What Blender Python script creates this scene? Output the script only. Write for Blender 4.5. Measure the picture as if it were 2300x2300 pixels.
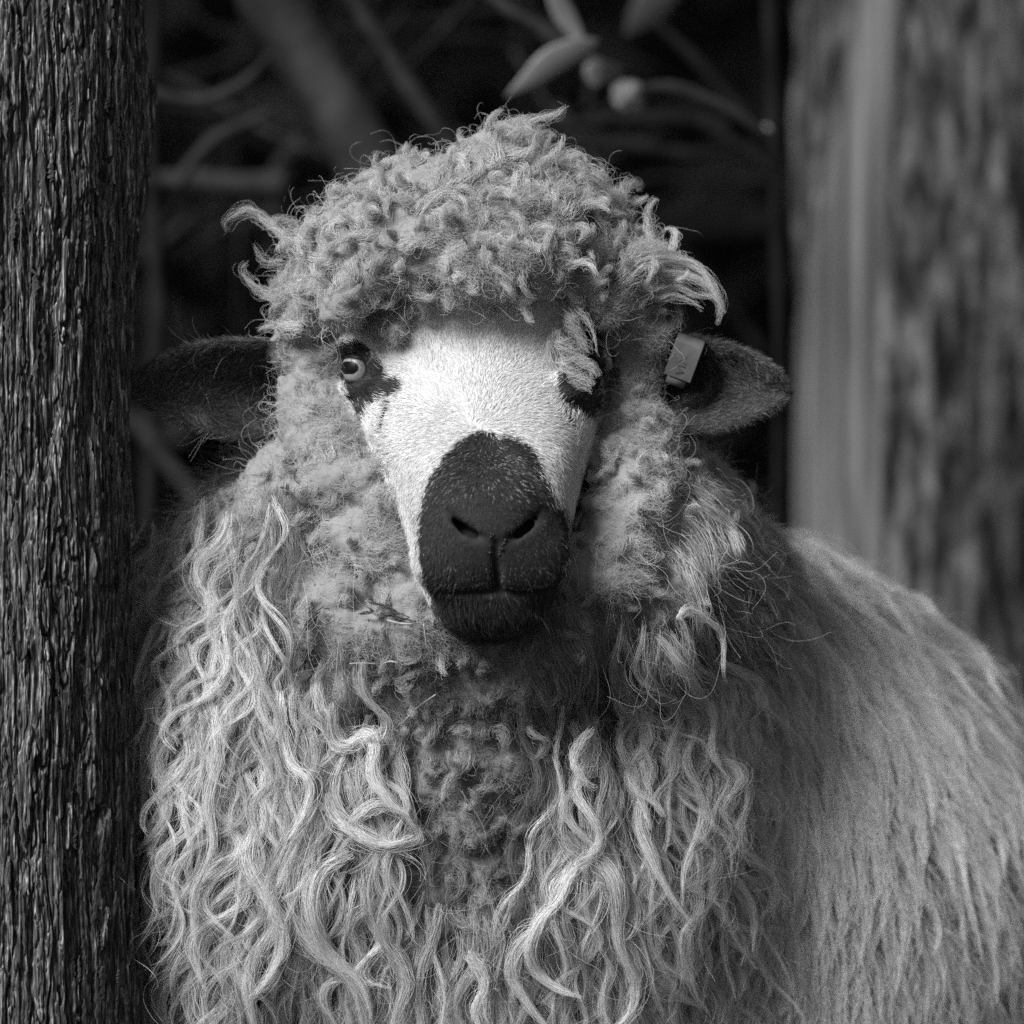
import bpy, math, time
import numpy as np
from mathutils import Vector

T0 = time.time()
rng = np.random.default_rng(7)
scene = bpy.context.scene
col = scene.collection
for o in list(bpy.data.objects):
    bpy.data.objects.remove(o)

# ------------------------------------------------------------------ camera
H = 0.90                 # lens height above the ground (m)
D = 4.0                  # camera to the sheep's face plane (m)
S = 0.65 / 2300          # metres per photo pixel in that plane
cam_d = bpy.data.cameras.new('camera')
cam = bpy.data.objects.new('camera', cam_d)
col.objects.link(cam)
cam.location = (0, -D, H)
cam.rotation_euler = (math.pi / 2, 0, 0)
cam_d.sensor_width = 36
cam_d.lens = 36 * D / 0.65
cam_d.clip_start = 0.1
cam_d.clip_end = 200
cam_d.dof.use_dof = True
cam_d.dof.focus_distance = D - 0.035
cam_d.dof.aperture_fstop = 4.6
scene.camera = cam

# ------------------------------------------------------------------ world, sun, exposure (a black and white photograph)
SUN_DIR = Vector((-0.52, -0.58, 0.63)).normalized()     # towards the light
world = bpy.data.worlds.new('World')
scene.world = world
world.use_nodes = True
nt = world.node_tree
nt.nodes.clear()
sky = nt.nodes.new('ShaderNodeTexSky')
sky.sky_type = 'NISHITA'
sky.sun_disc = False
sky.sun_elevation = math.asin(SUN_DIR.z)
sky.sun_rotation = math.atan2(SUN_DIR.x, SUN_DIR.y)
bw = nt.nodes.new('ShaderNodeRGBToBW')
bg = nt.nodes.new('ShaderNodeBackground')
bg.inputs['Strength'].default_value = 0.06
wo = nt.nodes.new('ShaderNodeOutputWorld')
nt.links.new(sky.outputs[0], bw.inputs[0])
nt.links.new(bw.outputs[0], bg.inputs['Color'])
nt.links.new(bg.outputs[0], wo.inputs['Surface'])
sd = bpy.data.lights.new('sun', 'SUN')
sd.energy = 4.6
sd.angle = math.radians(26)
sd.color = (1, 1, 1)
sun = bpy.data.objects.new('sun', sd)
col.objects.link(sun)
sun.rotation_euler = SUN_DIR.to_track_quat('Z', 'Y').to_euler()
vs = scene.view_settings
vs.view_transform = 'Standard'
vs.look = 'None'
vs.gamma = 1
vs.use_curve_mapping = False
vs.exposure = 0.38
scene.cycles.use_denoising = False
scene.cycles.max_bounces = 8
scene.cycles.diffuse_bounces = 4
scene.cycles.transmission_bounces = 6
scene.cycles.transparent_max_bounces = 4
scene.cycles_curves.shape = 'RIBBONS'
scene.cycles_curves.subdivisions = 2

# ------------------------------------------------------------------ helpers
def PX(u, v, y=0.0):
    """photo pixel -> world point at depth y"""
    k = S * (D + y) / D
    return np.array([(u - 1150) * k, y, H + (1150 - v) * k])

def link(o, parent=None, kind=None, label=None, cat=None, group=None):
    col.objects.link(o)
    if parent is not None:
        o.parent = parent
    if kind: o['kind'] = kind
    if label: o['label'] = label
    if cat: o['category'] = cat
    if group: o['group'] = group
    return o

def mesh_obj(name, V, F, mat, smooth=True, parent=None, **kw):
    me = bpy.data.meshes.new(name)
    V = np.asarray(V, np.float32)
    if isinstance(F, np.ndarray):
        n, k = F.shape
        me.vertices.add(len(V)); me.vertices.foreach_set('co', V.ravel())
        me.loops.add(n * k); me.loops.foreach_set('vertex_index', F.astype(np.int32).ravel())
        me.polygons.add(n)
        me.polygons.foreach_set('loop_start', np.arange(0, n * k, k, dtype=np.int32))
        me.update(calc_edges=True)
    else:
        me.from_pydata(V.tolist(), [], F)
        me.update()
    if smooth:
        me.polygons.foreach_set('use_smooth', np.ones(len(me.polygons), bool))
    if mat: me.materials.append(mat)
    o = bpy.data.objects.new(name, me)
    return link(o, parent, **kw)

def _hash(ix, iy, iz, seed):
    h = (ix.astype(np.int64) * 374761393 + iy.astype(np.int64) * 668265263 + iz.astype(np.int64) * 2147483647 + seed * 974634777) & 0xFFFFFFFF
    h = ((h ^ (h >> 13)) * 1274126177) & 0xFFFFFFFF
    h = ((h ^ (h >> 16)) * 2246822519) & 0xFFFFFFFF
    return ((h ^ (h >> 15)) & 0xFFFFFF) / float(0xFFFFFF)

def vnoise(P, seed=0):
    """value noise 0..1"""
    P = np.asarray(P, float)
    i = np.floor(P).astype(np.int64); f = P - i
    f = f * f * (3 - 2 * f)
    r = 0
    for dx in (0, 1):
        wx = f[:, 0] if dx else 1 - f[:, 0]
        for dy in (0, 1):
            wy = f[:, 1] if dy else 1 - f[:, 1]
            for dz in (0, 1):
                wz = f[:, 2] if dz else 1 - f[:, 2]
                r = r + wx * wy * wz * _hash(i[:, 0] + dx, i[:, 1] + dy, i[:, 2] + dz, seed)
    return r

def fbm(P, seed=0, octv=4):
    a, r, t = 1.0, 0, 0
    P = np.asarray(P, float)
    for k in range(octv):
        r = r + a * vnoise(P * 2 ** k + 17.3 * k, seed + k); t += a; a *= 0.5
    return r / t

def worley(P, seed=0, ids=False):
    P = np.asarray(P, float)
    i = np.floor(P).astype(np.int64)
    f1 = np.full(len(P), 9.0); f2 = f1.copy(); cid = f1.copy()
    for dx in (-1, 0, 1):
        for dy in (-1, 0, 1):
            for dz in (-1, 0, 1):
                j = i + np.array([dx, dy, dz])
                q = np.stack([j[:, k] + _hash(j[:, 0], j[:, 1], j[:, 2], seed + 11 * k) for k in range(3)], 1)
                d = np.sqrt(((P - q) ** 2).sum(1))
                n1 = d < f1
                if ids: cid = np.where(n1, _hash(j[:, 0], j[:, 1], j[:, 2], seed + 77), cid)
                f2 = np.where(n1, f1, np.minimum(f2, d)); f1 = np.where(n1, d, f1)
    return (f1, f2, cid) if ids else (f1, f2)

def unit(v):
    return v / np.maximum(np.linalg.norm(v, axis=-1, keepdims=True), 1e-9)

def in_poly(u, v, poly):
    poly = np.asarray(poly, float)
    c = np.zeros(len(u), bool)
    j = len(poly) - 1
    for i in range(len(poly)):
        xi, yi = poly[i]; xj, yj = poly[j]
        t = ((yi > v) != (yj > v)) & (u < (xj - xi) * (v - yi) / (yj - yi + 1e-12) + xi)
        c ^= t; j = i
    return c

def spline(P, n):
    """Catmull-Rom through control points P -> n points, even in arc length"""
    P = np.asarray(P, float)
    Q = np.vstack([2 * P[0] - P[1], P, 2 * P[-1] - P[-2]])
    out = []
    for i in range(1, len(Q) - 2):
        t = np.linspace(0, 1, 16, endpoint=False)[:, None]
        a, b, c, d = Q[i - 1], Q[i], Q[i + 1], Q[i + 2]
        out.append(0.5 * (2 * b + (c - a) * t + (2 * a - 5 * b + 4 * c - d) * t ** 2 + (3 * b - a - 3 * c + d) * t ** 3))
    out = np.vstack(out + [P[-1:]])
    L = np.r_[0, np.cumsum(np.linalg.norm(np.diff(out, axis=0), axis=1))]
    s = np.linspace(0, L[-1], n)
    return np.stack([np.interp(s, L, out[:, k]) for k in range(out.shape[1])], 1)

# ------------------------------------------------------------------ materials
def new_mat(name):
    m = bpy.data.materials.new(name); m.use_nodes = True
    t = m.node_tree
    return m, t, t.nodes['Principled BSDF'], t.nodes['Material Output']

def N(t, typ, **kw):
    n = t.nodes.new(typ)
    for k, v in kw.items():
        setattr(n, k, v)
    return n

def grey(c):
    return (c, c, c, 1)

def ramp(t, src, stops):
    r = N(t, 'ShaderNodeValToRGB')
    el = r.color_ramp.elements
    el[0].position, el[0].color = stops[0][0], grey(stops[0][1])
    el[1].position, el[1].color = stops[-1][0], grey(stops[-1][1])
    for p, c in stops[1:-1]:
        e = el.new(p); e.color = grey(c)
    t.links.new(src, r.inputs[0])
    return r.outputs[0]

def hair_mat(name, spec=0.25, trans=0.3, rough=0.45):
    """hair whose colour is the attribute tone; diffuse fibre with some light passing through and a soft gloss"""
    m, t, p, out = new_mat(name)
    at = N(t, 'ShaderNodeAttribute'); at.attribute_name = 'tone'
    p.inputs['Roughness'].default_value = rough
    p.inputs['Specular IOR Level'].default_value = spec
    t.links.new(at.outputs['Fac'], p.inputs['Base Color'])
    tr = N(t, 'ShaderNodeBsdfTranslucent')
    t.links.new(at.outputs['Fac'], tr.inputs['Color'])
    mx = N(t, 'ShaderNodeMixShader'); mx.inputs[0].default_value = trans
    t.links.new(p.outputs[0], mx.inputs[1]); t.links.new(tr.outputs[0], mx.inputs[2])
    t.links.new(mx.outputs[0], out.inputs['Surface'])
    return m

M_WOOL = hair_mat('wool', 0.3, 0.22)
M_LOCK = hair_mat('lock_wool', 0.55, 0.15, 0.38)
M_FUR = hair_mat('short_fur', 0.25, 0.2)
M_DARKFUR = hair_mat('dark_fur', 0.35, 0.1, 0.5)

def skin_mat():
    m, t, p, out = new_mat('sheep_skin')
    at = N(t, 'ShaderNodeAttribute'); at.attribute_name = 'tone'
    nz = N(t, 'ShaderNodeTexNoise'); nz.inputs['Scale'].default_value = 900; nz.inputs['Detail'].default_value = 4
    co = N(t, 'ShaderNodeTexCoord'); t.links.new(co.outputs['Object'], nz.inputs['Vector'])
    ml = N(t, 'ShaderNodeMath', operation='MULTIPLY')
    mr = N(t, 'ShaderNodeMapRange'); mr.inputs[3].default_value = 0.75; mr.inputs[4].default_value = 1.25
    t.links.new(nz.outputs[0], mr.inputs[0])
    t.links.new(at.outputs['Fac'], ml.inputs[0]); t.links.new(mr.outputs[0], ml.inputs[1])
    t.links.new(ml.outputs[0], p.inputs['Base Color'])
    p.inputs['Roughness'].default_value = 0.75
    p.inputs['Specular IOR Level'].default_value = 0.25
    b = N(t, 'ShaderNodeBump'); b.inputs['Strength'].default_value = 0.4; b.inputs['Distance'].default_value = 0.001
    t.links.new(nz.outputs[0], b.inputs['Height']); t.links.new(b.outputs[0], p.inputs['Normal'])
    return m
M_SKIN = skin_mat()

def simple_mat(name, c, rough=0.6, spec=0.4, noise=None, coat=0.0):
    m, t, p, out = new_mat(name)
    p.inputs['Base Color'].default_value = grey(c)
    p.inputs['Roughness'].default_value = rough
    p.inputs['Specular IOR Level'].default_value = spec
    p.inputs['Coat Weight'].default_value = coat
    if noise:
        sc, lo, hi = noise
        nz = N(t, 'ShaderNodeTexNoise'); nz.inputs['Scale'].default_value = sc; nz.inputs['Detail'].default_value = 5
        co = N(t, 'ShaderNodeTexCoord'); t.links.new(co.outputs['Object'], nz.inputs['Vector'])
        t.links.new(ramp(t, nz.outputs[0], [(0.3, lo), (0.7, hi)]), p.inputs['Base Color'])
    return m

def wood_mat(name, stops, sx=60, sz=6, bump=0.002, rough=0.85, fine=True):
    """weathered wood or bark: grain stretched along the trunk (object z)"""
    m, t, p, out = new_mat(name)
    co = N(t, 'ShaderNodeTexCoord')
    mp = N(t, 'ShaderNodeMapping'); mp.inputs['Scale'].default_value = (sx, sx, sz)
    t.links.new(co.outputs['Object'], mp.inputs['Vector'])
    nz = N(t, 'ShaderNodeTexNoise'); nz.inputs['Scale'].default_value = 1; nz.inputs['Detail'].default_value = 8
    nz.inputs['Roughness'].default_value = 0.65
    t.links.new(mp.outputs[0], nz.inputs['Vector'])
    t.links.new(ramp(t, nz.outputs[0], stops), p.inputs['Base Color'])
    p.inputs['Roughness'].default_value = rough
    p.inputs['Specular IOR Level'].default_value = 0.05
    b = N(t, 'ShaderNodeBump'); b.inputs['Strength'].default_value = 1; b.inputs['Distance'].default_value = bump
    t.links.new(nz.outputs[0], b.inputs['Height']); t.links.new(b.outputs[0], p.inputs['Normal'])
    return m

# ================================================================== GROUND
def build_ground():
    n = 60
    g = np.linspace(-1, 1, n)
    X, Y = np.meshgrid(np.sign(g) * np.abs(g) ** 3 * 60, np.sign(g) * np.abs(g) ** 3 * 60 + 0.5, indexing='ij')
    P = np.stack([X.ravel(), Y.ravel(), np.zeros(n * n)], 1)
    P[:, 2] = (fbm(P * 1.3, 3) - 0.5) * 0.05 - 0.01
    P[:, 2] = np.minimum(P[:, 2], 0.0)
    i = np.arange(n * n).reshape(n, n)
    F = np.stack([i[:-1, :-1], i[1:, :-1], i[1:, 1:], i[:-1, 1:]], -1).reshape(-1, 4)
    m = simple_mat('forest_soil', 0.03, 0.95, 0.1, (9, 0.012, 0.035))
    mesh_obj('ground', P, F, m, kind='structure')
build_ground()

# ================================================================== SHEEP: body surface as a blended implicit shape
def axis(a, b, fa, fb, fine, coarse):
    left = np.arange(a, fa, coarse); mid = np.arange(fa, fb, fine); right = np.arange(fb, b, coarse)
    return np.r_[left, mid, right]
XS = axis(-0.42, 0.46, -0.265, 0.215, 0.0021, 0.012)
YS = axis(-0.15, 1.32, -0.14, 0.13, 0.0021, 0.012)
ZS = axis(-0.03, 1.19, 0.60, 1.165, 0.0021, 0.012)
BIG = 0.3
def field():
    return np.full((len(XS), len(YS), len(ZS)), BIG, np.float32)

def box(lo, hi):
    r = []
    for A, l, h in zip((XS, YS, ZS), lo, hi):
        i0 = max(0, np.searchsorted(A, l) - 1); i1 = min(len(A), np.searchsorted(A, h) + 1)
        r.append(slice(i0, i1))
    sl = tuple(r)
    return sl, XS[sl[0]][:, None, None].astype(np.float32), YS[sl[1]][None, :, None].astype(np.float32), ZS[sl[2]][None, None, :].astype(np.float32)

def smin(a, b, k):
    h = np.clip(0.5 + 0.5 * (b - a) / k, 0, 1)
    return b * (1 - h) + a * h - k * h * (1 - h)

def blob(F, c, r, k=0.01, pad=0.03, sub=False, rotz=0.0, roty=0.0):
    c = np.asarray(c, float); r = np.asarray(r, float) * np.ones(3)
    e = r.max() if (rotz or roty) else r
    sl, X, Y, Z = box(c - e - pad, c + e + pad)
    x, y, z = X - c[0], Y - c[1], Z - c[2]
    if rotz:
        ca, sa = math.cos(rotz), math.sin(rotz); x, y = ca * x + sa * y, -sa * x + ca * y
    if roty:
        ca, sa = math.cos(roty), math.sin(roty); x, z = ca * x + sa * z, -sa * x + ca * z
    q = np.sqrt((x / r[0]) ** 2 + (y / r[1]) ** 2 + (z / r[2]) ** 2)
    d = ((q - 1) * r.min()).astype(np.float32)
    if r.max() > 1.6 * r.min():
        g = np.sqrt((x / r[0] ** 2) ** 2 + (y / r[1] ** 2) ** 2 + (z / r[2] ** 2) ** 2) + 1e-6
        d = (q * (q - 1) / g).astype(np.float32)
        d = np.where(q < 0.3, -r.min() * 0.7, d)
    if sub:
        F[sl] = -smin(-F[sl], d, k)
    else:
        F[sl] = smin(F[sl], d, k)

def chain(F, pts, rad, k=0.006, sub=False):
    """capsule chain, radius per point"""
    pts = [np.asarray(p, float) for p in pts]
    for a, b, ra, rb in zip(pts[:-1], pts[1:], rad[:-1], rad[1:]):
        m = max(ra, rb) + 3 * k + 0.006
        sl, X, Y, Z = box(np.minimum(a, b) - m, np.maximum(a, b) + m)
        ab = b - a
        t = ((X - a[0]) * ab[0] + (Y - a[1]) * ab[1] + (Z - a[2]) * ab[2]) / (ab @ ab)
        t = np.clip(t, 0, 1)
        d = np.sqrt((X - a[0] - t * ab[0]) ** 2 + (Y - a[1] - t * ab[1]) ** 2 + (Z - a[2] - t * ab[2]) ** 2) - (ra + (rb - ra) * t)
        d = d.astype(np.float32)
        F[sl] = -smin(-F[sl], d, k) if sub else smin(F[sl], d, k)

# ---- the bare head: horizontal slices
HV  = np.array([600, 650, 700, 760, 820, 900, 975, 1050, 1100, 1150, 1200, 1260, 1310, 1350, 1400, 1425, 1440.])
HXC = np.array([1048, 1050, 1052, 1054, 1056, 1062, 1070, 1078, 1084, 1090, 1096, 1100, 1102, 1102, 1100, 1098, 1096.])
HW  = np.array([200, 250, 282, 300, 302, 290, 268, 238, 218, 199, 184, 172, 160, 142, 108, 78, 30.])
HYF = np.array([3.5, 1.5, 0.3, -0.8, -2.0, -4.2, -6.6, -9.0, -10.2, -11.2, -11.8, -11.8, -11.3, -10.4, -9.3, -8.4, -7.0]) / 100
HYB = np.array([14, 15, 15, 15, 15, 14, 13, 12, 11, 9, 7, 5, 3.5, 1, -2, -3.5, -5.5]) / 100
HP  = np.array([2.2, 2.2, 2.3, 2.4, 2.4, 2.3, 2.2, 2.1, 2.1, 2.15, 2.2, 2.2, 2.2, 2.2, 2.2, 2.1, 2.])
HKK = S * (D + HYF) / D
HZ = H + (1150 - HV) * HKK
HXW = (HXC - 1150) * HKK
HWW = HW * HKK
o_ = np.argsort(HZ)
def head_par(z):
    f = lambda A: np.interp(z, HZ[o_], A[o_])
    return f(HXW), f(HWW), f(HYF), f(HYB), f(HP)
def smooth_head():
    global HZ, HXW, HWW, HYF, HYB, HP, o_
    zz = np.linspace(HZ.min(), HZ.max(), 160)
    out = []
    for A in (HXW, HWW, HYF, HYB, HP):
        a = np.interp(zz, HZ[o_], A[o_])
        for _ in range(6):
            a[2:-2] = (a[:-4] + a[1:-3] + a[2:-2] + a[3:-1] + a[4:]) / 5
        out.append(a)
    HZ = zz; HXW, HWW, HYF, HYB, HP = out; o_ = np.arange(len(zz))
smooth_head()

def face_y(x, z):
    """depth of the bare face surface at (x, z)"""
    xc, hw, yf, yb, p = head_par(z)
    t = np.clip(np.abs(x - xc) / hw, 0, 0.999)
    return (yf + yb) / 2 - (yb - yf) / 2 * (1 - t ** p) ** (1 / p)

def on_face(u, v, lift=0.0):
    """photo pixel -> point on the face surface"""
    y = -0.05
    for _ in range(4):
        q = PX(u, v, y); y = float(face_y(q[0], q[2]))
    q = PX(u, v, y); q[1] -= lift
    return q

F_head = field()
sl, X, Y, Z = box((-0.15, -0.15, HZ.min() - 0.005), (0.12, 0.19, HZ.max() + 0.005))
zv = ZS[sl[2]]
xc, hw, yf, yb, pp = [a[None, None, :] for a in head_par(zv)]
q = ((np.abs(X - xc) / hw) ** pp + (np.abs(Y - (yf + yb) / 2) / ((yb - yf) / 2)) ** pp) ** (1 / pp)
d = (q - 1) * np.minimum(hw, (yb - yf) / 2)
d = np.maximum(d, np.maximum(HZ.min() - Z, Z - HZ.max()))
F_head[sl] = d.astype(np.float32)
blob(F_head, PX(1050, 640, 0.07), (0.082, 0.08, 0.062), 0.02)
# brows, lids, jaw and lips
EYE_L = on_face(797, 826); EYE_L += np.array([0.003, 0.0092, 0])
EYE_R = on_face(1308, 845); EYE_R += np.array([-0.003, 0.0185, 0])
for (eu, ev), s_ in (((797, 826), -1), ((1308, 845), 1)):
    up = [on_face(eu + s_ * a, ev + b, 0.0015) for a, b in ((-52, 4), (-34, -34), (0, -52), (34, -42), (52, -4))]
    chain(F_head, up, [0.005, 0.0068, 0.0072, 0.0066, 0.004], 0.004)
    lo = [on_face(eu + s_ * a, ev + b, 0.0) for a, b in ((-52, 10), (-34, 40), (4, 51), (38, 38))]
    chain(F_head, lo, [0.003, 0.0046, 0.0046, 0.003], 0.004)
for E in (EYE_L, EYE_R):
    blob(F_head, E + np.array([0, -0.006, 0]), 0.0125, 0.003, sub=True)
blob(F_head, on_face(1100, 1150, -0.012), (0.030, 0.020, 0.026), 0.02)          # pad above the nostrils
for uu in (1012, 1190):
    blob(F_head, on_face(uu, 1255, -0.012), (0.024, 0.018, 0.024), 0.012)       # upper lip lobes
blob(F_head, on_face(1104, 1372, -0.014), (0.034, 0.016, 0.014), 0.010)         # lower lip and chin
for ch in (((1006, 1140), (1030, 1158), (1066, 1180), (1098, 1196)), ((1220, 1132), (1194, 1156), (1164, 1180), (1132, 1196))):
    chain(F_head, [on_face(u, v, -0.003) for u, v in ch], [0.003, 0.0055, 0.005, 0.003], 0.006)   # nostril rims
def surf(u, v, deep=0.0):
    """point on the head as modelled so far, seen at photo pixel (u, v); deep > 0 goes inside"""
    y = -0.1
    for _ in range(4):
        q_ = PX(u, v, y)
        c_ = F_head[np.argmin(np.abs(XS - q_[0])), :, np.argmin(np.abs(ZS - q_[2]))] < 0
        if not c_.any(): break
        y = float(YS[c_.argmax()])
    q_ = PX(u, v, y); q_[1] += deep
    return q_
NOSTRIL = [((1008, 1150), (1020, 1168), (1042, 1186), (1066, 1200), (1090, 1212)), ((1216, 1140), (1204, 1160), (1184, 1182), (1162, 1200), (1140, 1214))]
cuts = []
for ch in NOSTRIL:
    cuts.append(([surf(u, v, 0.0) for u, v in ch], [0.0012, 0.0021, 0.0026, 0.0024, 0.0015]))
    cuts.append(([surf(u, v + 4, 0.006) for u, v in ch[1:]], [0.0018, 0.0034, 0.0030, 0.0018]))
    cuts.append(([surf(u, v - 2, 0.011) for u, v in ch[1:-1]], [0.0030, 0.0048, 0.003]))
cuts.append(([surf(u, v, -0.0005) for u, v in ((1115, 1218), (1117, 1270), (1116, 1322))], [0.0016, 0.0021, 0.0030]))
cuts.append(([surf(u, v, 0.0) for u, v in ((960, 1322), (1000, 1332), (1060, 1334), (1116, 1326), (1170, 1333), (1220, 1328), (1254, 1308))], [0.0012, 0.0018, 0.0020, 0.0026, 0.0020, 0.0018, 0.0012]))
for pts, rad in cuts:
    chain(F_head, pts, rad, 0.0022, sub=True)

# ---- ears
F_ear = field()
def ear(F, root, tip, hw, up, face, thick=0.0065):
    """leaf-shaped cupped ear: outline half width along root->tip, cupped towards face"""
    root, tip, up, face = [np.asarray(a, float) for a in (root, tip, up, face)]
    ax = unit(tip - root); L = np.linalg.norm(tip - root)
    up = unit(up - ax * (up @ ax)); nrm = unit(np.cross(ax, up))
    if nrm @ face < 0: nrm = -nrm
    m = 0.05
    sl, X, Y, Z = box(np.minimum(root, tip) - m, np.maximum(root, tip) + m)
    dx, dy, dz = X - root[0], Y - root[1], Z - root[2]
    t = (dx * ax[0] + dy * ax[1] + dz * ax[2]) / L
    b = dx * up[0] + dy * up[1] + dz * up[2]
    n = dx * nrm[0] + dy * nrm[1] + dz * nrm[2]
    T = np.clip(t, 0, 1)
    ks = np.array([k[0] for k in hw]); us = np.array([k[1] for k in hw]); ls = np.array([k[2] for k in hw])
    wu, wl = np.interp(T, ks, us), np.interp(T, ks, ls)
    w = np.where(b > 0, wu, wl) + 1e-4
    e = np.abs(b) / w
    cup = 0.020 * e ** 2 * np.clip(1.2 - T * 0.6, 0.3, 1) - 0.017 * (1 - e ** 2) * (1 - T)
    side = (e - 1) * w
    end = np.maximum(t - 1, -t) * L
    dd = np.sqrt(np.maximum(side + 0.004, 0) ** 2 + np.maximum(end + 0.004, 0) ** 2 + np.maximum(np.abs(n - cup) - thick * 0.35, 0) ** 2) - 0.0042
    F[sl] = smin(F[sl], dd.astype(np.float32), 0.004)
EAR_HW = [(0, 0.024, 0.022), (0.25, 0.030, 0.031), (0.5, 0.031, 0.031), (0.7, 0.027, 0.024), (0.85, 0.0195, 0.016), (0.95, 0.011, 0.009), (1, 0.004, 0.004)]
ear(F_ear, PX(690, 872, 0.07), PX(292, 872, 0.045), EAR_HW, (0.1, 0, 1), (0, -1, 0.1))
ear(F_ear, PX(1420, 835, 0.08), PX(1772, 885, 0.055), [(0, .022, .024), (.2, .026, .030), (.45, .0262, .0345), (.65, .0245, .0305), (.82, .0195, .021), (.94, .012, .012), (1, .004, .004)], (0.35, 0, 1), (0, -1, 0.1))

# ---- wool masses
F_wool = field()
blob(F_wool, PX(1020, 620, 0.085), (0.084, 0.08, 0.046), 0.02)
TOP = [  # u, v, y, radius px
    (725, 665, .05, 42), (765, 606, .05, 46), (812, 562, .06, 44), (855, 515, .05, 44), (905, 465, .06, 40), (965, 455, .04, 56),
    (1010, 480, .02, 70), (1100, 420, .04, 60), (1125, 350, .05, 40), (1150, 315, .05, 24), (1190, 450, .04, 60), (1250, 500, .06, 60), (1300, 560, .06, 54),
    (1160, 520, .02, 76), (1070, 530, .005, 80), (1240, 575, .02, 70), (1370, 640, .04, 50), (1430, 605, .045, 30), (1385, 690, .045, 46),
    (800, 575, .02, 70), (880, 555, .005, 80), (950, 585, -.006, 66), (1040, 595, -.010, 60), (1130, 600, -.010, 60), (1210, 615, -.004, 56),
    (1290, 640, .014, 48), (840, 620, .0, 58), (765, 645, .025, 52), (690, 735, .05, 40), (780, 695, .022, 36), (868, 690, .0, 38), (930, 655, -.006, 38),
    (890, 735, -.010, 24), (1335, 690, .022, 32), (685, 795, .055, 34), (1000, 640, -.012, 28), (1060, 648, -.012, 22), (1110, 640, -.012, 26), (1180, 645, -.010, 28), (1150, 652, -.011, 18)]
for u, v, y, r in TOP:
    blob(F_wool, PX(u, v, y), r * S * np.array([1, 1.0, 0.92]), 0.006)
# wool curtains on either side of the face
chain(F_wool, [PX(695, 740, .045), PX(702, 830, .05), PX(706, 930, .035), PX(738, 1010, .012), PX(772, 1100, .0), PX(835, 1210, -.010), PX(905, 1330, -.018), PX(990, 1450, -.012)],
      [.011, .0125, .0150, .0195, .0215, .023, .023, .022], 0.010)
chain(F_wool, [PX(640, 1010, .06), PX(650, 1090, .045), PX(690, 1200, .03), PX(760, 1330, .015), PX(850, 1460, .01)], [.014, .026, .032, .035, .034], 0.012)
chain(F_wool, [PX(1425, 700, .06), PX(1430, 800, .062), PX(1412, 900, .055), PX(1440, 990, .040), PX(1425, 1080, .025), PX(1390, 1190, .01), PX(1340, 1310, -.006), PX(1260, 1430, -.010), PX(1150, 1500, -.008)],
      [.016, .015, .014, .020, .024, .025, .025, .024, .022], 0.012)
chain(F_wool, [PX(1450, 1100, .07), PX(1480, 1180, .055), PX(1470, 1280, .04), PX(1400, 1420, .02)], [.024, .034, .036, .036], 0.014)
# ruff, chest, barrel, legs
blob(F_wool, PX(1000, 1430, 0.20), (0.185, 0.17, 0.150), 0.03)
blob(F_wool, PX(1085, 1600, 0.07), (0.085, 0.085, 0.075), 0.03)
blob(F_wool, PX(640, 1300, 0.13), (0.068, 0.11, 0.085), 0.03)
blob(F_wool, PX(1470, 1300, 0.15), (0.075, 0.11, 0.09), 0.03)
blob(F_wool, PX(980, 1900, 0.16), (0.190, 0.15, 0.20), 0.04)
blob(F_wool, PX(680, 1800, 0.12), (0.10, 0.11, 0.17), 0.03)
blob(F_wool, PX(520, 1900, 0.10), (0.055, 0.09, 0.16), 0.03)
blob(F_wool, PX(1330, 1850, 0.13), (0.10, 0.11, 0.17), 0.03)
blob(F_wool, (-0.01, 0.22, 0.50), (0.19, 0.17, 0.20), 0.05)
blob(F_wool, (0.078, 0.42, 0.60), (0.332, 0.31, 0.303), 0.05)
blob(F_wool, (0.05, 0.86, 0.60), (0.27, 0.36, 0.265), 0.05)
for lx, ly in ((-0.13, 0.24), (0.13, 0.26), (-0.04, 1.0), (0.24, 1.0)):
    chain(F_wool, [(lx, ly, 0.45), (lx, ly + 0.01, 0.30), (lx, ly - 0.005, 0.10), (lx, ly - 0.01, 0.03)], [.075, .042, .026, .03], 0.02)
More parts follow.
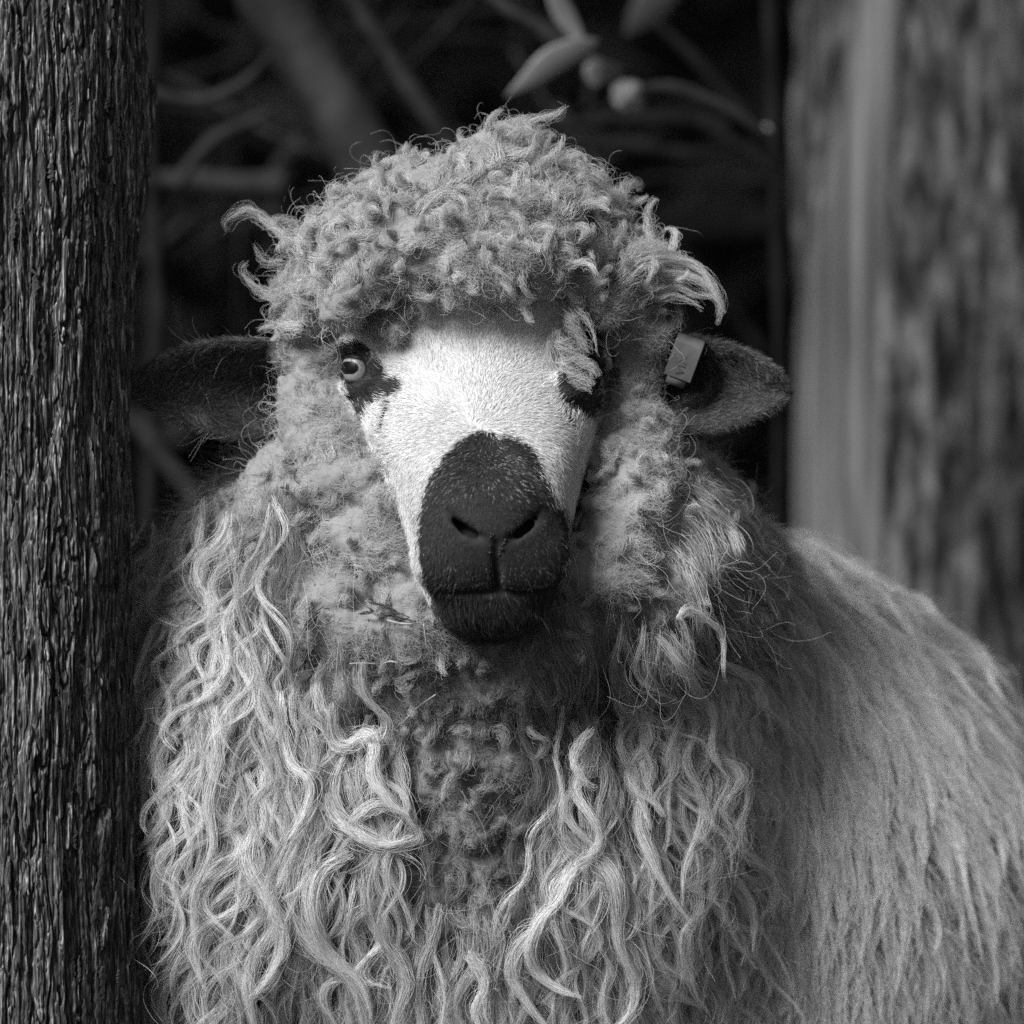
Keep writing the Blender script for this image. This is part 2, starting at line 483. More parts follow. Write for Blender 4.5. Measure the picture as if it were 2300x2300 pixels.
# felted tufts that stand out of the wool
TUFT_C, TUFT_A = [], []
def tufts(n, cond, r, out_, elong, k, mind):
    g = np.argwhere(np.abs(F_wool) < .0025)
    P = np.stack([XS[g[:, 0]], YS[g[:, 1]], ZS[g[:, 2]]], 1)
    k_ = S * (D + P[:, 1]) / D
    u, v = P[:, 0] / k_ + 1150, 1150 - (P[:, 2] - H) / k_
    g = g[cond(u, v, P)]
    g = g[rng.permutation(len(g))[:n * 14]]
    chosen = []
    for i in g:
        p = np.array([XS[i[0]], YS[i[1]], ZS[i[2]]])
        if chosen and np.min(np.linalg.norm(np.array([c_[0] for c_ in chosen]) - p, axis=1)) < mind: continue
        e = 2
        gr = np.array([F_wool[min(i[0] + e, len(XS) - 1), i[1], i[2]] - F_wool[i[0] - e, i[1], i[2]], F_wool[i[0], min(i[1] + e, len(YS) - 1), i[2]] - F_wool[i[0], i[1] - e, i[2]],
                       F_wool[i[0], i[1], min(i[2] + e, len(ZS) - 1)] - F_wool[i[0], i[1], i[2] - e]])
        chosen.append((p, unit(gr)))
        if len(chosen) >= n: break
    for p, n_ in chosen:
        rr = rng.uniform(*r); el = rng.uniform(*elong)
        ry, rz = rng.uniform(-1, 1), rng.uniform(-.6, .6)
        c_ = p + n_ * (rng.uniform(*out_) * rr - rr * .55)
        blob(F_wool, c_, np.array([rr * el, rr, rr]), k, .012, rotz=rz, roty=ry)
        ca, sa = math.cos(ry), math.sin(ry); a_ = np.array([ca, 0, sa])
        TUFT_C.append(c_); TUFT_A.append(unit(a_ + rng.normal(size=3) * .35))
tufts(190, lambda u, v, P: (v < np.where((u > 880) & (u < 1230), 605, np.where((u > 700) & (u <= 880), 650, 700))) & (P[:, 1] < .12) & (u < 1400) & (u > 705) & (v > 345) & ~((u > 1200) & (v > 585)), (.0095, .021), (.2, .75), (1.0, 1.8), .0018, .0150)
tufts(120, lambda u, v, P: (v > 690) & (v < 1480) & (P[:, 1] < .07) & ~((u > 1450) & (v < 1250)) & (u > 640), (.009, .016), (-.05, .22), (1.0, 2.0), .004, .016)
tufts(110, lambda u, v, P: (v > 1400) & (v < 2100) & (u > 780) & (u < 1330) & (P[:, 1] < .1), (.009, .018), (-.05, .35), (1.0, 1.9), .004, .016)
TUFT_C = np.array(TUFT_C); TUFT_A = np.array(TUFT_A)
def tuft_flow(P):
    out_ = np.empty_like(P)
    for i in range(0, len(P), 8000):
        d2 = ((P[i:i + 8000, None] - TUFT_C[None]) ** 2).sum(2)
        out_[i:i + 8000] = TUFT_A[d2.argmin(1)]
    return out_
# ---- combine
F_all = smin(F_head, F_ear, 0.006)
F_all = smin(F_all, F_wool, 0.003)
print('field', round(time.time() - T0, 1))

# front depth of the fleece for laying locks on it
neg = F_wool < 0
fy_idx = np.where(neg.any(1), neg.argmax(1), -1)
ja = np.maximum(fy_idx, 1)
fb = np.take_along_axis(F_wool, ja[:, None, :], 1)[:, 0]; fa = np.take_along_axis(F_wool, ja[:, None, :] - 1, 1)[:, 0]
front = YS[ja - 1] + (YS[ja] - YS[ja - 1]) * np.clip(fa / np.maximum(fa - fb, 1e-6), 0, 1)
front = np.where(fy_idx >= 0, front, np.nan)
def front_y(x, z):
    ix = np.clip(np.searchsorted(XS, x) , 1, len(XS) - 1); iz = np.clip(np.searchsorted(ZS, z), 1, len(ZS) - 1)
    tx = np.clip((x - XS[ix - 1]) / (XS[ix] - XS[ix - 1]), 0, 1); tz = np.clip((z - ZS[iz - 1]) / (ZS[iz] - ZS[iz - 1]), 0, 1)
    a = front[ix - 1, iz - 1]; b = front[ix, iz - 1]; c = front[ix - 1, iz]; e = front[ix, iz]
    return (a * (1 - tx) + b * tx) * (1 - tz) + (c * (1 - tx) + e * tx) * tz

def surface_nets(F):
    nx, ny, nz = F.shape
    S_ = F < 0
    c = np.zeros((nx - 1, ny - 1, nz - 1), np.uint8)
    for a in (0, 1):
        for b in (0, 1):
            for d in (0, 1):
                c += S_[a:nx - 1 + a, b:ny - 1 + b, d:nz - 1 + d]
    act = np.argwhere((c > 0) & (c < 8))
    idx = np.full(c.shape, -1, np.int32)
    idx[act[:, 0], act[:, 1], act[:, 2]] = np.arange(len(act))
    acc = np.zeros((len(act), 3)); cnt = np.zeros(len(act))
    A = (XS, YS, ZS)
    corners = [(a, b, d) for a in (0, 1) for b in (0, 1) for d in (0, 1)]
    for p in corners:
        for k in range(3):
            if p[k]: continue
            q_ = list(p); q_[k] = 1
            i0 = act + np.array(p); i1 = act + np.array(q_)
            f0 = F[i0[:, 0], i0[:, 1], i0[:, 2]]; f1 = F[i1[:, 0], i1[:, 1], i1[:, 2]]
            x = (f0 < 0) != (f1 < 0)
            t = np.where(x, f0 / np.where(x, f0 - f1, 1), 0)
            P0 = np.stack([A[m][i0[:, m]] for m in range(3)], 1); P1 = np.stack([A[m][i1[:, m]] for m in range(3)], 1)
            acc += np.where(x[:, None], P0 + (P1 - P0) * t[:, None], 0); cnt += x
    V = acc / cnt[:, None]
    faces = []
    for k in range(3):
        a, b = [(1, 2), (2, 0), (0, 1)][k]
        sl0 = [slice(None)] * 3; sl1 = [slice(None)] * 3
        sl0[k] = slice(0, -1); sl1[k] = slice(1, None)
        sg0 = S_[tuple(sl0)]; sg1 = S_[tuple(sl1)]
        e = np.argwhere(sg0 != sg1)
        e = e[(e[:, a] > 0) & (e[:, b] > 0) & (e[:, a] < F.shape[a] - 1) & (e[:, b] < F.shape[b] - 1)]
        s0 = sg0[e[:, 0], e[:, 1], e[:, 2]]
        def cell(da, db):
            g = e.copy(); g[:, a] += da; g[:, b] += db
            return idx[g[:, 0], g[:, 1], g[:, 2]]
        qd = np.stack([cell(-1, -1), cell(0, -1), cell(0, 0), cell(-1, 0)], 1)
        qd[~s0] = qd[~s0][:, ::-1]
        faces.append(qd)
    Fq = np.vstack(faces)
    return V, Fq[(Fq >= 0).all(1)]

V, Q = surface_nets(F_all)
print('nets', len(V), len(Q), round(time.time() - T0, 1))

def sample_field(F, P):
    ii = []; tt = []
    for A, k in ((XS, 0), (YS, 1), (ZS, 2)):
        i = np.clip(np.searchsorted(A, P[:, k]), 1, len(A) - 1)
        ii.append(i); tt.append(np.clip((P[:, k] - A[i - 1]) / (A[i] - A[i - 1]), 0, 1))
    r = 0
    for a in (0, 1):
        for b in (0, 1):
            for d in (0, 1):
                w = (tt[0] if a else 1 - tt[0]) * (tt[1] if b else 1 - tt[1]) * (tt[2] if d else 1 - tt[2])
                r = r + w * F[ii[0] - 1 + a, ii[1] - 1 + b, ii[2] - 1 + d]
    return r

def vert_normals(V, Q):
    n = np.cross(V[Q[:, 2]] - V[Q[:, 0]], V[Q[:, 3]] - V[Q[:, 1]])
    vn = np.zeros_like(V)
    for k in range(4):
        for a in range(3):
            vn[:, a] += np.bincount(Q[:, k], n[:, a], len(V))
    return unit(vn)

def laplace(V, Q, it, w=0.5):
    e = np.vstack([Q[:, [0, 1]], Q[:, [1, 2]], Q[:, [2, 3]], Q[:, [3, 0]]])
    deg = np.bincount(e[:, 0], minlength=len(V)) + np.bincount(e[:, 1], minlength=len(V))
    for _ in range(it):
        s = np.zeros_like(V)
        for a in range(3):
            s[:, a] = np.bincount(e[:, 0], V[e[:, 1], a], len(V)) + np.bincount(e[:, 1], V[e[:, 0], a], len(V))
        V = V + w * (s / deg[:, None] - V)
    return V
V = laplace(V, Q, 2)
dh, de, dw = sample_field(F_head, V), sample_field(F_ear, V), sample_field(F_wool, V)
region = np.argmin(np.stack([dh, de, dw], 1), 1)          # 0 face, 1 ear, 2 wool
woolw = np.clip((np.minimum(dh, de) - dw) / 0.004, 0, 1)
VN = vert_normals(V, Q)
UV_ = lambda P: ((P[:, 0] / (S * (D + P[:, 1]) / D)) + 1150, 1150 - (P[:, 2] - H) / (S * (D + P[:, 1]) / D))
vu, vv = UV_(V)
# felted lumps of the wool
f1, f2 = worley(V * 46 + 0.6 * np.stack([fbm(V * 30 + 9 * k, 40 + k, 2) for k in range(3)], 1), 5)
g1, g2 = worley(V * 105 + 1.0 * np.stack([fbm(V * 70 + 9 * k, 50 + k, 2) for k in range(3)], 1), 8)
big = .5 * (1 - np.clip(f1, 0, 1) ** 2) + .5 * np.clip((f2 - f1) * 1.6, 0, 1) ** .6
sml = .5 * (1 - np.clip(g1, 0, 1) ** 2) + .5 * np.clip((g2 - g1) * 1.6, 0, 1) ** .6
topm = np.clip((1000 - vv) / 120, 0, 1) * (V[:, 1] < 0.3)
amp = 0.0125 * topm + 0.006 * (1 - topm)
disp = woolw * (amp * .35 * (big - 0.8) + 0.0034 * (sml - 0.6) + 0.004 * (fbm(V * 22, 60, 3) - 0.5))
small_tuft = (vu > 1225) & (vu < 1330) & (vv > 700) & (vv < 870) & (V[:, 1] < 0.005)
disp *= np.where(small_tuft, 0.15, 1)
V = V + VN * disp[:, None]
VN = vert_normals(V, Q)

# ---- coat colours: black muzzle, eye patches and ears on a white face
MUZZLE = [(1095, 968), (1150, 978), (1190, 1003), (1215, 1045), (1235, 1090), (1250, 1130), (1278, 1150), (1284, 1180), (1285, 1240), (1275, 1300), (1262, 1340), (1230, 1400),
          (1180, 1450), (1100, 1470), (1030, 1450), (985, 1400), (962, 1345), (950, 1310), (940, 1260), (937, 1200), (940, 1150), (952, 1100), (972, 1060), (1000, 1020), (1035, 985), (1060, 972)]
PATCH_L = [(728, 815), (740, 785), (775, 768), (800, 762), (830, 785), (850, 800), (862, 830), (905, 866), (894, 884), (856, 893), (836, 905), (822, 930), (808, 960), (792, 915), (775, 870), (758, 850), (740, 840)]
TEAR_L = [(868, 898), (878, 904), (864, 936), (854, 968), (846, 962), (856, 925)]
TEAR_R = [(1250, 872), (1262, 880), (1285, 930), (1300, 960), (1292, 962), (1268, 925)]
PATCH_R = [(1248, 856), (1272, 800), (1300, 720), (1330, 700), (1352, 730), (1360, 800), (1352, 920), (1335, 950), (1312, 945), (1270, 905)]
def face_dark(P, jit=7):
    u, v = UV_(P)
    u = u + (fbm(P * 260, 91, 2) - .5) * jit * 4; v = v + (fbm(P * 260, 95, 2) - .5) * jit * 4
    front_side = P[:, 1] < 0.09
    return (in_poly(u, v, MUZZLE) | in_poly(u, v, PATCH_L) | in_poly(u, v, PATCH_R) | in_poly(u, v, TEAR_L) | in_poly(u, v, TEAR_R)) & front_side

def wool_soil(P):
    """how dirty the fleece is: grubby under the chin and down the middle of the chest, cleaner outside"""
    u, v = UV_(P)
    a = np.exp(-((u - 1090) / 190) ** 2 - ((v - 1560) / 170) ** 2) * 0.62
    a = np.maximum(a, 0.55 * np.exp(-((u - 1120) / 230) ** 2 - ((v - 1840) / 260) ** 2))
    n = fbm(P * 34, 71, 4)
    s = a * np.clip(0.35 + 1.6 * (n - 0.25), 0, 1.4)
    s = np.maximum(s, np.clip((n - 0.62) * 2.2, 0, 0.5))
    return np.clip(s, 0, 0.9)

tone = np.zeros(len(V))
fm = region == 0
tone[fm] = np.where(face_dark(V[fm], 3), 0.018, 0.5)
tone[region == 1] = 0.022
wm = region == 2
tone[wm] = 0.24 * (1 - wool_soil(V[wm]))  # dingy underwool; shade of the gaps between locks put into its tone
nost = fm & (vv > 1140) & (vv < 1240) & (vu > 1000) & (vu < 1230)
sheep = mesh_obj('sheep', V, Q, M_SKIN, label='woolly sheep with white face and black muzzle looking at the camera', cat='sheep')
at = sheep.data.attributes.new('tone', 'FLOAT', 'POINT')
at.data.foreach_set('value', tone.astype(np.float32))
print('sheep', round(time.time() - T0, 1))

# ------------------------------------------------------------------ hair
def curves_obj(name, P, R, tone, mat, parent=sheep, **kw):
    """P (n,k,3), R (n,k) radii, tone (n,) or (n,k)"""
    n, k = P.shape[:2]
    cu = bpy.data.hair_curves.new(name)
    cu.add_curves([k] * n)
    cu.position_data.foreach_set('vector', np.ascontiguousarray(P, np.float32).ravel())
    ra = cu.attributes.get('radius') or cu.attributes.new('radius', 'FLOAT', 'POINT')
    ra.data.foreach_set('value', np.ascontiguousarray(np.broadcast_to(R, (n, k)), np.float32).ravel())
    if tone.ndim == 1:
        tone = np.broadcast_to(tone[:, None], (n, k))
    ta = cu.attributes.new('tone', 'FLOAT', 'POINT')
    ta.data.foreach_set('value', np.ascontiguousarray(tone, np.float32).ravel())
    cu.materials.append(mat)
    o = bpy.data.objects.new(name, cu)
    link(o, parent, kind=kw.pop('kind', 'stuff'), **kw)
    HAIR_COUNT[0] += n * k
    return o
HAIR_COUNT = [0]

# sampling roots on the body surface (only what the photograph side can see)
QC = (V[Q[:, 0]] + V[Q[:, 1]] + V[Q[:, 2]] + V[Q[:, 3]]) / 4
QN = np.cross(V[Q[:, 2]] - V[Q[:, 0]], V[Q[:, 3]] - V[Q[:, 1]])
QA = np.linalg.norm(QN, axis=1) / 2
QN = unit(QN)
vd = unit(QC - np.array([0, -D, H]))
facing = -(QN * vd).sum(1)
qreg = region[Q[:, 0]]
qu, qv = UV_(QC)
def roots(mask, n, wfun=None):
    w = QA * mask
    if wfun is not None: w = w * wfun
    w = np.cumsum(w); w /= w[-1]
    i = np.searchsorted(w, rng.random(n)); i = np.minimum(i, len(Q) - 1)
    a, b = rng.random((n, 1)), rng.random((n, 1))
    P = (V[Q[i, 0]] * (1 - a) + V[Q[i, 1]] * a) * (1 - b) + (V[Q[i, 3]] * (1 - a) + V[Q[i, 2]] * a) * b
    return P, QN[i]

def rot_axis(v, k, a):
    c, s = np.cos(a)[:, None], np.sin(a)[:, None]
    return v * c + np.cross(k, v) * s + k * ((k * v).sum(1)[:, None]) * (1 - c)

def frizz(P, Nn, length, K, curl, lift, drift=0.35, flow=None):
    """crinkled fibres wandering close to the surface; curl = total turning angle"""
    n = len(P)
    t = unit(np.cross(Nn, rng.normal(size=(n, 3))))
    if flow is not None:
        t = unit(t + flow)
    d = unit(t + Nn * lift[:, None])
    ax = unit(Nn * rng.choice([-1, 1], (n, 1)) + rng.normal(size=(n, 3)) * 0.8)
    out = np.empty((n, K, 3)); out[:, 0] = P
    step = length / (K - 1)
    ang = curl / (K - 1)
    for k in range(1, K):
        out[:, k] = out[:, k - 1] + d * step[:, None]
        ax = unit(ax + rng.normal(size=(n, 3)) * drift)
        d = unit(rot_axis(d, ax, ang))
        # stay near the fleece: pull back when heading steeply away
        h = ((out[:, k] - P) * Nn).sum(1)
        d = unit(d - Nn * (np.clip(h - 0.25 * length, -0.002, 0.02) * 35)[:, None])
    return out

def wool_tone(P, base=0.46, var=0.10):
    return np.clip((base + rng.normal(size=len(P)) * var * 0.5) * (1 - wool_soil(P)), 0.02, 0.9)

vis = facing > -0.25
eyetuft = (qu > 1228) & (qu < 1328) & (qv > 700) & (qv < 866) & (QC[:, 1] < .004)
headwool = vis & (qreg == 2) & (qv < 1500) & (QC[:, 1] < 0.25) & ~eyetuft
tapr = lambda K, r0, tip=0.3: r0 * np.linspace(1, tip, K)[None, :]

# 1. dense felt over head wool and ruff
P, Nn = roots(headwool & (qv < 760), 90000)
K = 7
fl3 = lambda P, sc, s0: (np.stack([fbm(P * sc + 31 * k, s0 + k, 2) for k in range(3)], 1) - .5) * 5
C = frizz(P, Nn, rng.uniform(.003, .0085, len(P)), K, rng.uniform(.5, 3.4, len(P)), rng.uniform(.0, .25, len(P)), flow=tuft_flow(P) * 1.3)
curves_obj('topknot_wool', C, tapr(K, 0.00013), wool_tone(P), M_WOOL)
P, Nn = roots(headwool & (qv >= 700), 90000)
C = frizz(P, Nn, rng.uniform(.004, .010, len(P)), K, rng.uniform(.5, 3.2, len(P)), rng.uniform(.02, .3, len(P)), flow=tuft_flow(P) * 1.1)
curves_obj('cheek_wool', C, tapr(K, 0.00013), wool_tone(P), M_WOOL)
chest = vis & (qreg == 2) & (qv >= 1400) & (qv < 2400) & (QC[:, 1] < 0.22)
P, Nn = roots(chest, 60000)
C = frizz(P, Nn, rng.uniform(.005, .013, len(P)), K, rng.uniform(.8, 4, len(P)), rng.uniform(.02, .35, len(P)), flow=np.array([0, 0, -0.5]))
curves_obj('chest_wool', C, tapr(K, 0.00013), wool_tone(P, 0.40), M_WOOL)
# loose flyaway fibres along the outline
P, Nn = roots(headwool & (qv < 1050), 2600, np.where(np.abs(facing) < 0.55, 1.0, 0.15))
K = 12
C = frizz(P, Nn, rng.uniform(.012, .04, len(P)), K, rng.uniform(2, 9, len(P)), rng.uniform(.6, 2.0, len(P)), 0.5)
curves_obj('flyaway_wool', C, tapr(K, 0.00010, 0.5), wool_tone(P, 0.6), M_WOOL)

# 2. locks: bundles of fibres along guides
def lay(guide_uv, y0=None, lift=0.004, rise=0.010, strict=False):
    """a path in photo pixels laid on the fleece -> world points"""
    G = np.asarray(guide_uv, float)
    y = np.zeros(len(G)) if y0 is None else np.full(len(G), y0)
    for _ in range(3):
        k = S * (D + y) / D
        x = (G[:, 0] - 1150) * k; z = H + (1150 - G[:, 1]) * k
        fy = front_y(x, z)
        bad = np.isnan(fy)
        if strict and bad.mean() > .2: return np.full((len(G), 3), np.nan)
        if bad.all():
            y = np.full(len(G), 0.1 if y0 is None else y0)
        else:
            ii = np.arange(len(G))
            y = np.interp(ii, ii[~bad], fy[~bad])
    # smooth so that a lock bridges dips, and lift it towards its end
    for _ in range(4):
        y[1:-1] = np.minimum(y[1:-1], 0.25 * y[:-2] + 0.5 * y[1:-1] + 0.25 * y[2:])
    k = S * (D + y) / D
    P = np.stack([(G[:, 0] - 1150) * k, y, H + (1150 - G[:, 1]) * k], 1)
    h = .012
    gx = (front_y(P[:, 0] + h, P[:, 2]) - front_y(P[:, 0] - h, P[:, 2])) / (2 * h)
    gz = (front_y(P[:, 0], P[:, 2] + h) - front_y(P[:, 0], P[:, 2] - h)) / (2 * h)
    gx = np.clip(np.nan_to_num(gx, nan=0.0), -2.5, 2.5); gz = np.clip(np.nan_to_num(gz, nan=0.0), -2.5, 2.5)
    for _ in range(6):
        gx[1:-1] = (gx[:-2] + gx[1:-1] + gx[2:]) / 3; gz[1:-1] = (gz[:-2] + gz[1:-1] + gz[2:]) / 3
    nrm = unit(np.stack([gx, -np.ones(len(G)), gz], 1))
    off = nrm * (lift + rise * np.linspace(0, 1, len(G)) ** 1.2)[:, None]
    if len(G) > 6:
        for _ in range(6):
            off[1:-1] = .25 * off[:-2] + .5 * off[1:-1] + .25 * off[2:]
            P[1:-1, 1] = .25 * P[:-2, 1] + .5 * P[1:-1, 1] + .25 * P[2:, 1]
    return P + off

class Locks:
    def __init__(s): s.P, s.R, s.T = [], [], []
    def add(s, G, rad, n, tone, r0=0.00010, stray=0.1, spread_tip=0.35, root=0.8, twist=1.0, flat=0.6, smax=3.0):
        """G (K,3) guide, rad bundle radius, n fibres"""
        K = len(G); t = np.linspace(0, 1, K)
        tan = unit(np.gradient(G, axis=0))
        b = unit(np.cross(tan, np.array([0.0, -1.0, 0.15]))); c = np.cross(b, tan)
        rr = np.sqrt(rng.random(n)); ph = rng.random(n) * 2 * np.pi
        st = rng.random(n) < stray
        prof = np.interp(t, [0, .25, .6, 1], [root, 1, .8, spread_tip])
        sc = np.where(st, rng.uniform(1.2, smax, n), 1.0)
        ang = ph[:, None] + twist * t[None, :] * 2 * np.pi * rng.uniform(.4, 1.1, (n, 1)) * 0.5
        wob = 1 + 0.35 * np.sin(rng.uniform(4, 12, (n, 1)) * t[None, :] + rng.random((n, 1)) * 6.28)
        rad_ = rad * rr[:, None] * prof[None, :] * sc[:, None] * wob
        off = (np.cos(ang) * rad_)[..., None] * b[None] + (np.sin(ang) * rad_ * flat)[..., None] * c[None]
        # fibres end at different lengths and slip along the lock
        endt = np.where(st, rng.uniform(.5, 1.1, n), rng.uniform(.72, 1.0, n))
        st0 = rng.uniform(0, .12, n)
        tt = st0[:, None] + (endt - st0)[:, None] * t[None, :]
        tt = np.clip(tt, 0, 1)
        Gi = np.stack([np.interp(tt.ravel(), t, G[:, a]).reshape(n, K) for a in range(3)], -1)
        base = G.copy()
        for _ in range(40): base[1:-1] = (base[:-2] + base[1:-1] + base[2:]) / 3
        dev = G - base
        dvi = np.stack([np.interp(tt.ravel(), t, dev[:, a]).reshape(n, K) for a in range(3)], -1)
        Gi = Gi + dvi * (rng.normal(size=(n, 1, 1)) * np.where(st, .45, .16)[:, None, None])
        jit = rng.normal(size=(n, 1, 3)) * 0.0006
        def wv(): return (np.sin(t[None, :] * rng.uniform(4, 12, (n, 1)) + rng.random((n, 1)) * 6.28) * .9 + np.sin(t[None, :] * rng.uniform(14, 38, (n, 1)) + rng.random((n, 1)) * 6.28) * .5) * np.where(st, .0016, .00042)[:, None]
        P = Gi + off + jit + wv()[..., None] * b[None] + wv()[..., None] * c[None]
        s.P.append(P); s.R.append(np.broadcast_to(r0 * np.linspace(1, .45, K)[None, :], (n, K)))
        s.T.append(np.clip(tone + rng.normal(size=n) * 0.06, 0.03, 0.92))
    def build(s, name, mat=None, **kw):
        return curves_obj(name, np.concatenate(s.P), np.concatenate(s.R), np.concatenate(s.T), mat or M_LOCK, **kw)

KG = 26
def wavy(u, v, ang, L, A, wl, phase, curlend=0.0, droop=0.0):
    """wave path in photo pixels: heading ang (0 = straight down, + to the right), amplitude A, wavelength wl"""
    t = np.linspace(0, 1, KG)
    a = ang + droop * t
    ds = L / (KG - 1)
    wave = A * 2 * np.pi / wl * np.cos(2 * np.pi * t * L / wl + phase) * np.clip(t * 4, .3, 1)
    hd = a + np.arctan(wave) + curlend * np.clip(t - 0.7, 0, 1) ** 1.0 * 3.3
    u_ = u + np.r_[0, np.cumsum(np.sin(hd[:-1]) * ds)]
    v_ = v + np.r_[0, np.cumsum(np.cos(hd[:-1]) * ds)]
    return np.stack([u_, v_], 1)

def tone_at(u, v, base):
    return base

# under layer: long hanging wool on both sides of the chest
und = Locks()
for i in range(430):
    side = rng.random()
    if side < .55:
        u = rng.uniform(318, 880); v = rng.uniform(1080, 2250)
        if u > 700 and v < 1400: continue
        if v < 1150 and u < 520 : continue
    else:
        u = rng.uniform(1180, 1680); v = rng.uniform(1300, 2250)
    ang = (u - 980) / 1500 * 0.7 + rng.normal() * .18
    G = lay(wavy(u, v, ang, rng.uniform(220, 480), rng.uniform(8, 22), rng.uniform(160, 300), rng.random() * 6.28), lift=.004, rise=.010)
    und.add(G, rng.uniform(.003, .007), 38, rng.uniform(.10, .30), stray=.2, root=.9, spread_tip=.5)  # dirty inner wool, darkened further to put gap shade into its colour
und.build('under_locks')

# outer locks
out = Locks()
for i in range(600):
    if rng.random() < .08:
        u = rng.uniform(900, 1250); v = rng.uniform(1980, 2200)
    elif rng.random() < .6:
        u = rng.uniform(322, 900); v = rng.uniform(1120, 2150)
        if u > 640 and v < 1450: continue
    else:
        u = rng.uniform(1230, 1640); v = rng.uniform(1380, 2150)
        if u < 1350 and v < 1560: continue
    ang = (u - 980) / 1500 * 0.5 + rng.normal() * .14
    G = lay(wavy(u, v, ang, rng.uniform(280, 620), rng.uniform(14, 44), rng.uniform(190, 360), rng.random() * 6.28, curlend=rng.normal() * .5), lift=.009, rise=rng.uniform(.008, .024))
    lr = .0008 + .0040 * rng.random() ** 2.2
    out.add(G, lr, int(18 + lr * 12500), rng.uniform(.36, .82), r0=.00011, stray=.2, spread_tip=.2, flat=.5)
# hand-laid locks that stand out in the picture
HERO = [
    (((790, 1560), (780, 1620), (800, 1660), (850, 1640), (862, 1680), (850, 1740), (890, 1790), (915, 1800), (925, 1850)), .0065, 170),
    (((765, 1765), (770, 1820), (800, 1870), (850, 1900), (910, 1900), (950, 1870), (935, 1830), (890, 1825)), .0045, 130),
    (((900, 1800), (850, 1790), (815, 1830), (830, 1880), (880, 1900), (930, 1890)), .005, 120),
    (((575, 1850), (560, 1920), (590, 1990), (625, 2050), (615, 2120), (560, 2190)), .0075, 190),
    (((720, 1800), (690, 1880), (665, 1960), (690, 2040), (750, 2110), (800, 2160), (830, 2250), (850, 2320)), .0075, 200),
    (((800, 1910), (750, 1960), (730, 2020), (760, 2090), (820, 2160), (850, 2240)), .007, 190),
    (((700, 2040), (630, 2060), (575, 2110), (550, 2180), (560, 2260), (565, 2320)), .0065, 170),
    (((640, 1560), (640, 1640), (660, 1720), (700, 1760), (680, 1830), (640, 1880)), .005, 130),
    (((500, 1600), (510, 1700), (490, 1800), (500, 1900), (470, 2000), (480, 2110)), .005, 120),
    (((760, 1530), (780, 1600), (830, 1640), (870, 1620), (885, 1580)), .003, 60),
    (((860, 2070), (890, 2120), (920, 2180), (900, 2250), (905, 2320)), .0075, 160),
    (((1270, 1840), (1300, 1900), (1340, 1960), (1350, 2040), (1370, 2110), (1400, 2170)), .008, 210),
    (((1290, 1960), (1260, 2010), (1210, 2050), (1200, 2110), (1240, 2170), (1290, 2200)), .0065, 170),
    (((1250, 2060), (1180, 2080), (1140, 2150), (1180, 2230), (1230, 2290)), .0055, 140),
    (((1300, 1640), (1260, 1690), (1270, 1740), (1290, 1765)), .003, 70),
    (((1400, 1690), (1420, 1760), (1400, 1840), (1430, 1920), (1460, 1990), (1500, 2060)), .0055, 150),
    (((1480, 1400), (1510, 1370), (1540, 1410), (1545, 1470)), .0028, 60),
    (((1440, 1420), (1490, 1480), (1520, 1540), (1540, 1620), (1530, 1700), (1560, 1760)), .004, 100),
    (((1560, 1450), (1600, 1460), (1640, 1500), (1620, 1560), (1650, 1620), (1720, 1700)), .0035, 80),
    (((1350, 1700), (1390, 1740), (1385, 1800), (1410, 1860)), .0035, 80),
    (((1340, 2050), (1390, 2110), (1400, 2190), (1380, 2250), (1330, 2290)), .007, 170),
    (((1040, 2110), (1080, 2180), (1060, 2240), (1090, 2310)), .0055, 130),
    (((420, 1250), (380, 1300), (372, 1400), (395, 1500), (385, 1600)), .0045, 100),
    (((470, 1130), (410, 1170), (390, 1240), (360, 1310), (350, 1400)), .0035, 80),
]
for g, r, n in HERO:
    G = lay(spline(np.array(g, float), KG), lift=.018, rise=.014)
    out.add(G, r * .66, int(n * 0.85), rng.uniform(.6, .8), r0=.00011, stray=.15, spread_tip=.25, twist=.6, root=.7)
out.build('curly_locks')
# long single fibres straying over the chest
P, Nn = roots(vis & (qreg == 2) & (qv > 1150) & (qv < 2350) & (QC[:, 1] < 0.25) & ~((qv < 1760) & (np.abs(qu - 1080) < 280)), 2200)
C = frizz(P + np.array([0, -.006, 0]), Nn, rng.uniform(.02, .07, len(P)), 16, rng.uniform(.8, 3.5, len(P)), rng.uniform(.05, .35, len(P)), .6, flow=np.array([0, -.1, -1.0]))
curves_obj('stray_wool', C, tapr(16, .00008, .6), wool_tone(P, .62), M_WOOL)

